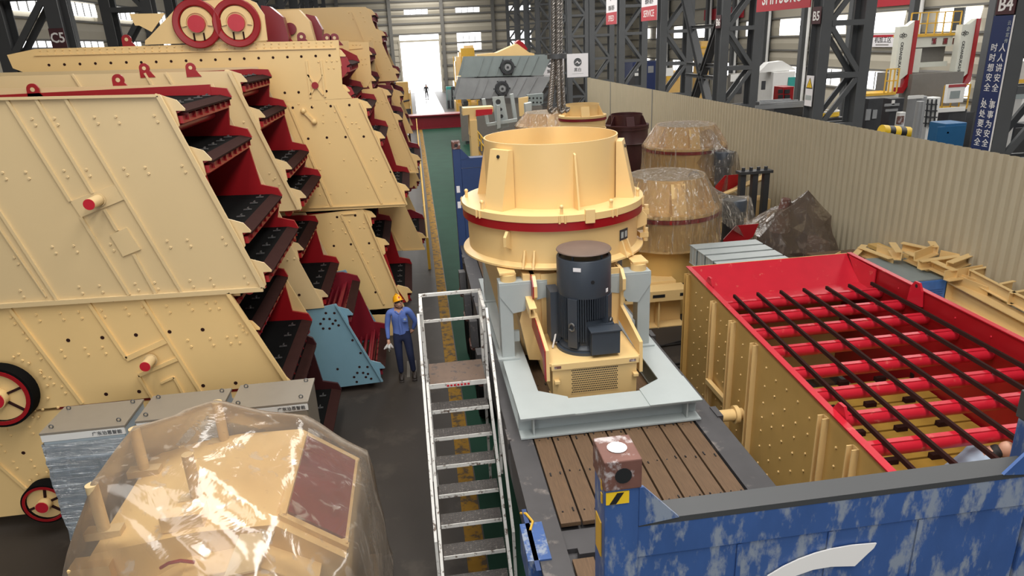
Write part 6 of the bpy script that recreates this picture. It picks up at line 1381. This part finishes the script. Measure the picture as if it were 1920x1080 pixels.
# smaller things standing between the fence and the mill
def px_box(name, label, cat, x0, y0, x1, y1, Y, d, m, parts=(), group=None, ground=True):
    a, b = P3(x0, y0, Y), P3(x1, y1, Y); w_ = b.x-a.x
    while d > 0.15 and b.x-P3(x0, y0, Y+d).x < 0.55*w_: d *= 0.8
    a.x = P3(x0, y0, Y+d).x; t = thing(name, ((a.x+b.x)/2, Y+d/2, 0), label, cat, group)
    z0 = 0.0 if ground else min(a.z, b.z)
    MB().box(a.x, b.x, Y, Y+d, z0, a.z).build('body', m, t, bevel=0.02)
    for (nm, u0, v0, u1, v1, mm) in parts:
        p, q = P3(u0, v0, Y), P3(u1, v1, Y); MB().box(p.x, q.x, Y-0.04, Y, q.z, p.z).build(nm, mm, t)
    return t
px_box('blue_cabinet', 'bright blue steel cabinet just behind the fence near the slogan board', 'cabinet', 1742, 234, 1806, 275, 17.5, 1.0, CYAN, [('door', 1757, 238, 1803, 275, CYAN), ('latch', 1774, 247, 1777, 250, INKK)])
px_box('grey_tank', 'grey cylindrical-looking tank cage with white mesh behind the post', 'tank', 1702, 182, 1730, 240, 22.0, 1.6, ZINC, [('frame', 1702, 180, 1730, 184, WHITE)])
t = px_box('wire_cage', 'white wire mesh cage beside the grey tank', 'cage', 1731, 184, 1756, 236, 22.2, 1.4, WHITE)
for k in range(4): a, b = P3(1732+k*8, 186, 22.15), P3(1732+k*8-5, 238, 22.15); MB().bar(a, b, 0.04, 0.04).build('bar', MACHK, t)
for k in range(4): a, b = P3(1730, 195+k*12, 22.15), P3(1757, 196+k*12, 22.15); MB().bar(a, b, 0.04, 0.04).build('bar', MACHK, t)
a = P3(1726, 190, 16.5); tag(MB().tube((a.x, 16.5, 0), (a.x, 16.5, a.z), 0.09, 14).build('grey_post', ZINC, smooth=True), 'slim grey upright post behind the fence', 'post')
px_box('white_can_rack', 'white and red labelled container on dark machinery behind the fence', 'container', 1680, 211, 1695, 238, 19.0, 0.5, WHITE, [('label', 1682, 218, 1692, 232, RUST)])
bar_t = thing('hazard_roll', (13.9, 17.4, 0), 'yellow and black striped roll lying behind the fence', 'barrier')
a, b = P3(1652, 246, 17.2), P3(1703, 250, 17.2)
for k in range(5): A, B = a+(b-a)*k/5, a+(b-a)*(k+1)/5; MB().tube(A, B, 0.17, 14).build('stripe', INKY if k % 2 == 0 else INKK, bar_t, smooth=True)
for p in (a+(b-a)*0.15, a+(b-a)*0.85): MB().box(p.x-0.1, p.x+0.1, p.y-0.1, p.y+0.1, 0, p.z-0.15).build('stand', MACHK, bar_t)
a = P3(1552, 216, 22.6); rg = thing('hose_reel', (a.x, 22.9, 0), 'coil of yellow hose on a dark rack behind the B5 column', 'hose')
for k in range(4): MB().path([(a.x+0.55*math.cos(q), 22.9+0.3*math.sin(q), a.z-0.05+0.05*k) for q in [math.pi*i/8 for i in range(17)]], 0.035, 6).build('coil', INKY if k < 3 else WHITE, rg, smooth=True)
MB().box(a.x-0.7, a.x+0.7, 22.6, 23.2, 0, a.z-0.1).build('rack', MACHK, rg)
px_box('white_machine', 'white machining centre with rounded covers left of the B5 column', 'machine', 1421, 137, 1486, 200, 33.0, 2.5, WHITE, [('window', 1428, 152, 1434, 168, MACHK), ('teal_panel', 1478, 145, 1489, 162, TEAL)])
a = P3(1425, 137, 33.0); m_ = MB().prism([(a.x, a.z), (a.x+2.0, a.z+0.05), (a.x+1.2, a.z+0.5), (a.x+0.5, a.z+0.45)], 'y', 33.2, 33.7); tag(m_.build('machine_head', WHITE), 'white spindle head on top of the white machining centre', 'machine head')
px_box('red_frame_box', 'red welded box frame standing among dark machinery', 'frame', 1451, 164, 1487, 188, 29.0, 1.2, RED, [('opening', 1459, 168, 1467, 175, INKK), ('opening', 1471, 168, 1480, 175, INKK), ('opening', 1459, 178, 1467, 185, INKK), ('opening', 1471, 178, 1480, 185, INKK)])
px_box('surface_table', 'dark slatted surface table with pale rails behind the fence', 'table', 1416, 198, 1510, 222, 23.5, 3.5, MACHK, [('rail', 1416, 198, 1510, 200, ZINC)])
a0_ = P3(1416, 198, 23.5)
for k in range(3): a, b = P3(1424, 200, 23.5+0.5*k), P3(1508, 212, 23.5); tag(MB().bar((a.x, 23.5+0.5*k, a0_.z+0.04), (b.x, 23.5+0.5*k, a0_.z+0.04), 0.06, 0.06).build('pale_bar', ZINC), '%s pale steel bar lying on the dark surface table' % ['nearest', 'middle', 'farthest'][k], 'bar', 'bars on the surface table')
px_box('dark_press', 'dark machine base with pale panels right of the B5 column', 'machine', 1612, 186, 1650, 236, 24.0, 2.0, MACHK, [('panel', 1624, 205, 1630, 225, ZINC), ('panel', 1636, 206, 1642, 222, ZINC)])
px_box('dark_press', 'dark piping cluster below the gantry mill', 'machine', 1655, 186, 1690, 230, 25.0, 1.6, MACHK, [('pipe', 1658, 195, 1685, 198, ZINC), ('pipe', 1660, 205, 1682, 208, ZINC), ('lamp', 1672, 188, 1676, 196, WHITE)])
px_box('pallet_row', 'long dark pallet row under the yellow platform', 'pallet', 1757, 208, 1808, 240, 24.0, 1.2, MACHK, [('strip', 1757, 203, 1808, 208, WHITE)])
px_box('pale_machine', 'pale machine with yellow rail at the right edge behind the B4 column', 'machine', 1860, 118, 1990, 230, 22.0, 2.5, WHITE, [('rail', 1855, 152, 1920, 156, YEL), ('screen', 1900, 165, 1918, 185, GREENGREY), ('dark_panel', 1866, 205, 1885, 235, MACHK)])
px_box('dark_cabinet', 'dark green cabinet at the right edge beyond the B4 column', 'cabinet', 1900, 235, 1960, 300, 16.0, 1.0, MACHK, [('door', 1903, 240, 1958, 296, COLDK)])
px_box('blue_machine', 'blue machine far behind the fence between distant columns', 'machine', 1168, 118, 1245, 150, 62, 3, SIGNB, [('panel', 1190, 122, 1205, 132, WHITE), ('panel', 1215, 124, 1225, 136, ZINC)])
px_box('dark_press', 'dark machine with white tarp behind the far fence', 'machine', 1180, 135, 1208, 165, 48, 2, MACHK, [('cover', 1190, 137, 1200, 142, WHITE)])
px_box('yellow_machine', 'yellow and white machine seen past the cross bracing', 'machine', 1240, 135, 1275, 170, 50, 2, OCHRE, [('panel', 1245, 128, 1262, 142, WHITE), ('stripe', 1250, 143, 1272, 150, YEL)])
px_box('yellow_rack', 'tall yellow rack far behind the B6 column', 'rack', 1302, 78, 1330, 112, 58, 1.5, OCHRE, [('shelf', 1302, 88, 1330, 90, YEL), ('shelf', 1302, 100, 1330, 102, YEL)])
px_box('grey_machine', 'grey machine with white cover behind the B6 column', 'machine', 1365, 140, 1400, 185, 40, 2, MACHG, [('cover', 1370, 140, 1392, 152, WHITE), ('dark', 1372, 155, 1390, 175, MACHK)])
wsn = tag(MB().box(XW-0.02, XW+0.0, atx(1634,64,XW).y-2.6, atx(1634,64,XW).y, atx(1634,88,XW).z, atx(1634,64,XW).z).build('wall_sign', SIGNW), 'white wall sign with red strip and four black Chinese characters', 'sign')
yy = atx(1634, 64, XW).y; z0, z1 = atx(1634, 88, XW).z, atx(1634, 64, XW).z
MB().box(XW-0.03, XW-0.02, yy-2.5, yy-0.1, z1-0.2, z1-0.06).build('red_strip', SIGNR, wsn); text('机加工区', INKK, wsn, (XW-0.03, yy-1.3, (z0+z1)/2+0.02), RT, UP, 0.42); MB().box(XW-0.03, XW-0.02, yy-1.9, yy-0.6, z0+0.1, z0+0.16).build('small_print', MACHG, wsn)
rbn = tag(MB().box(XW-0.04, XW, 40.6, 44.8, 7.2, 8.2).build('red_banner', SIGNR), 'red banner high on the right wall above the windows', 'banner')
rdb = tag(MB().box(XW-0.04, XW, 63.5, 72.5, 7.25, 8.25).build('red_banner', SIGNR), 'red banner on the right wall, seen past the cross bracing', 'banner')
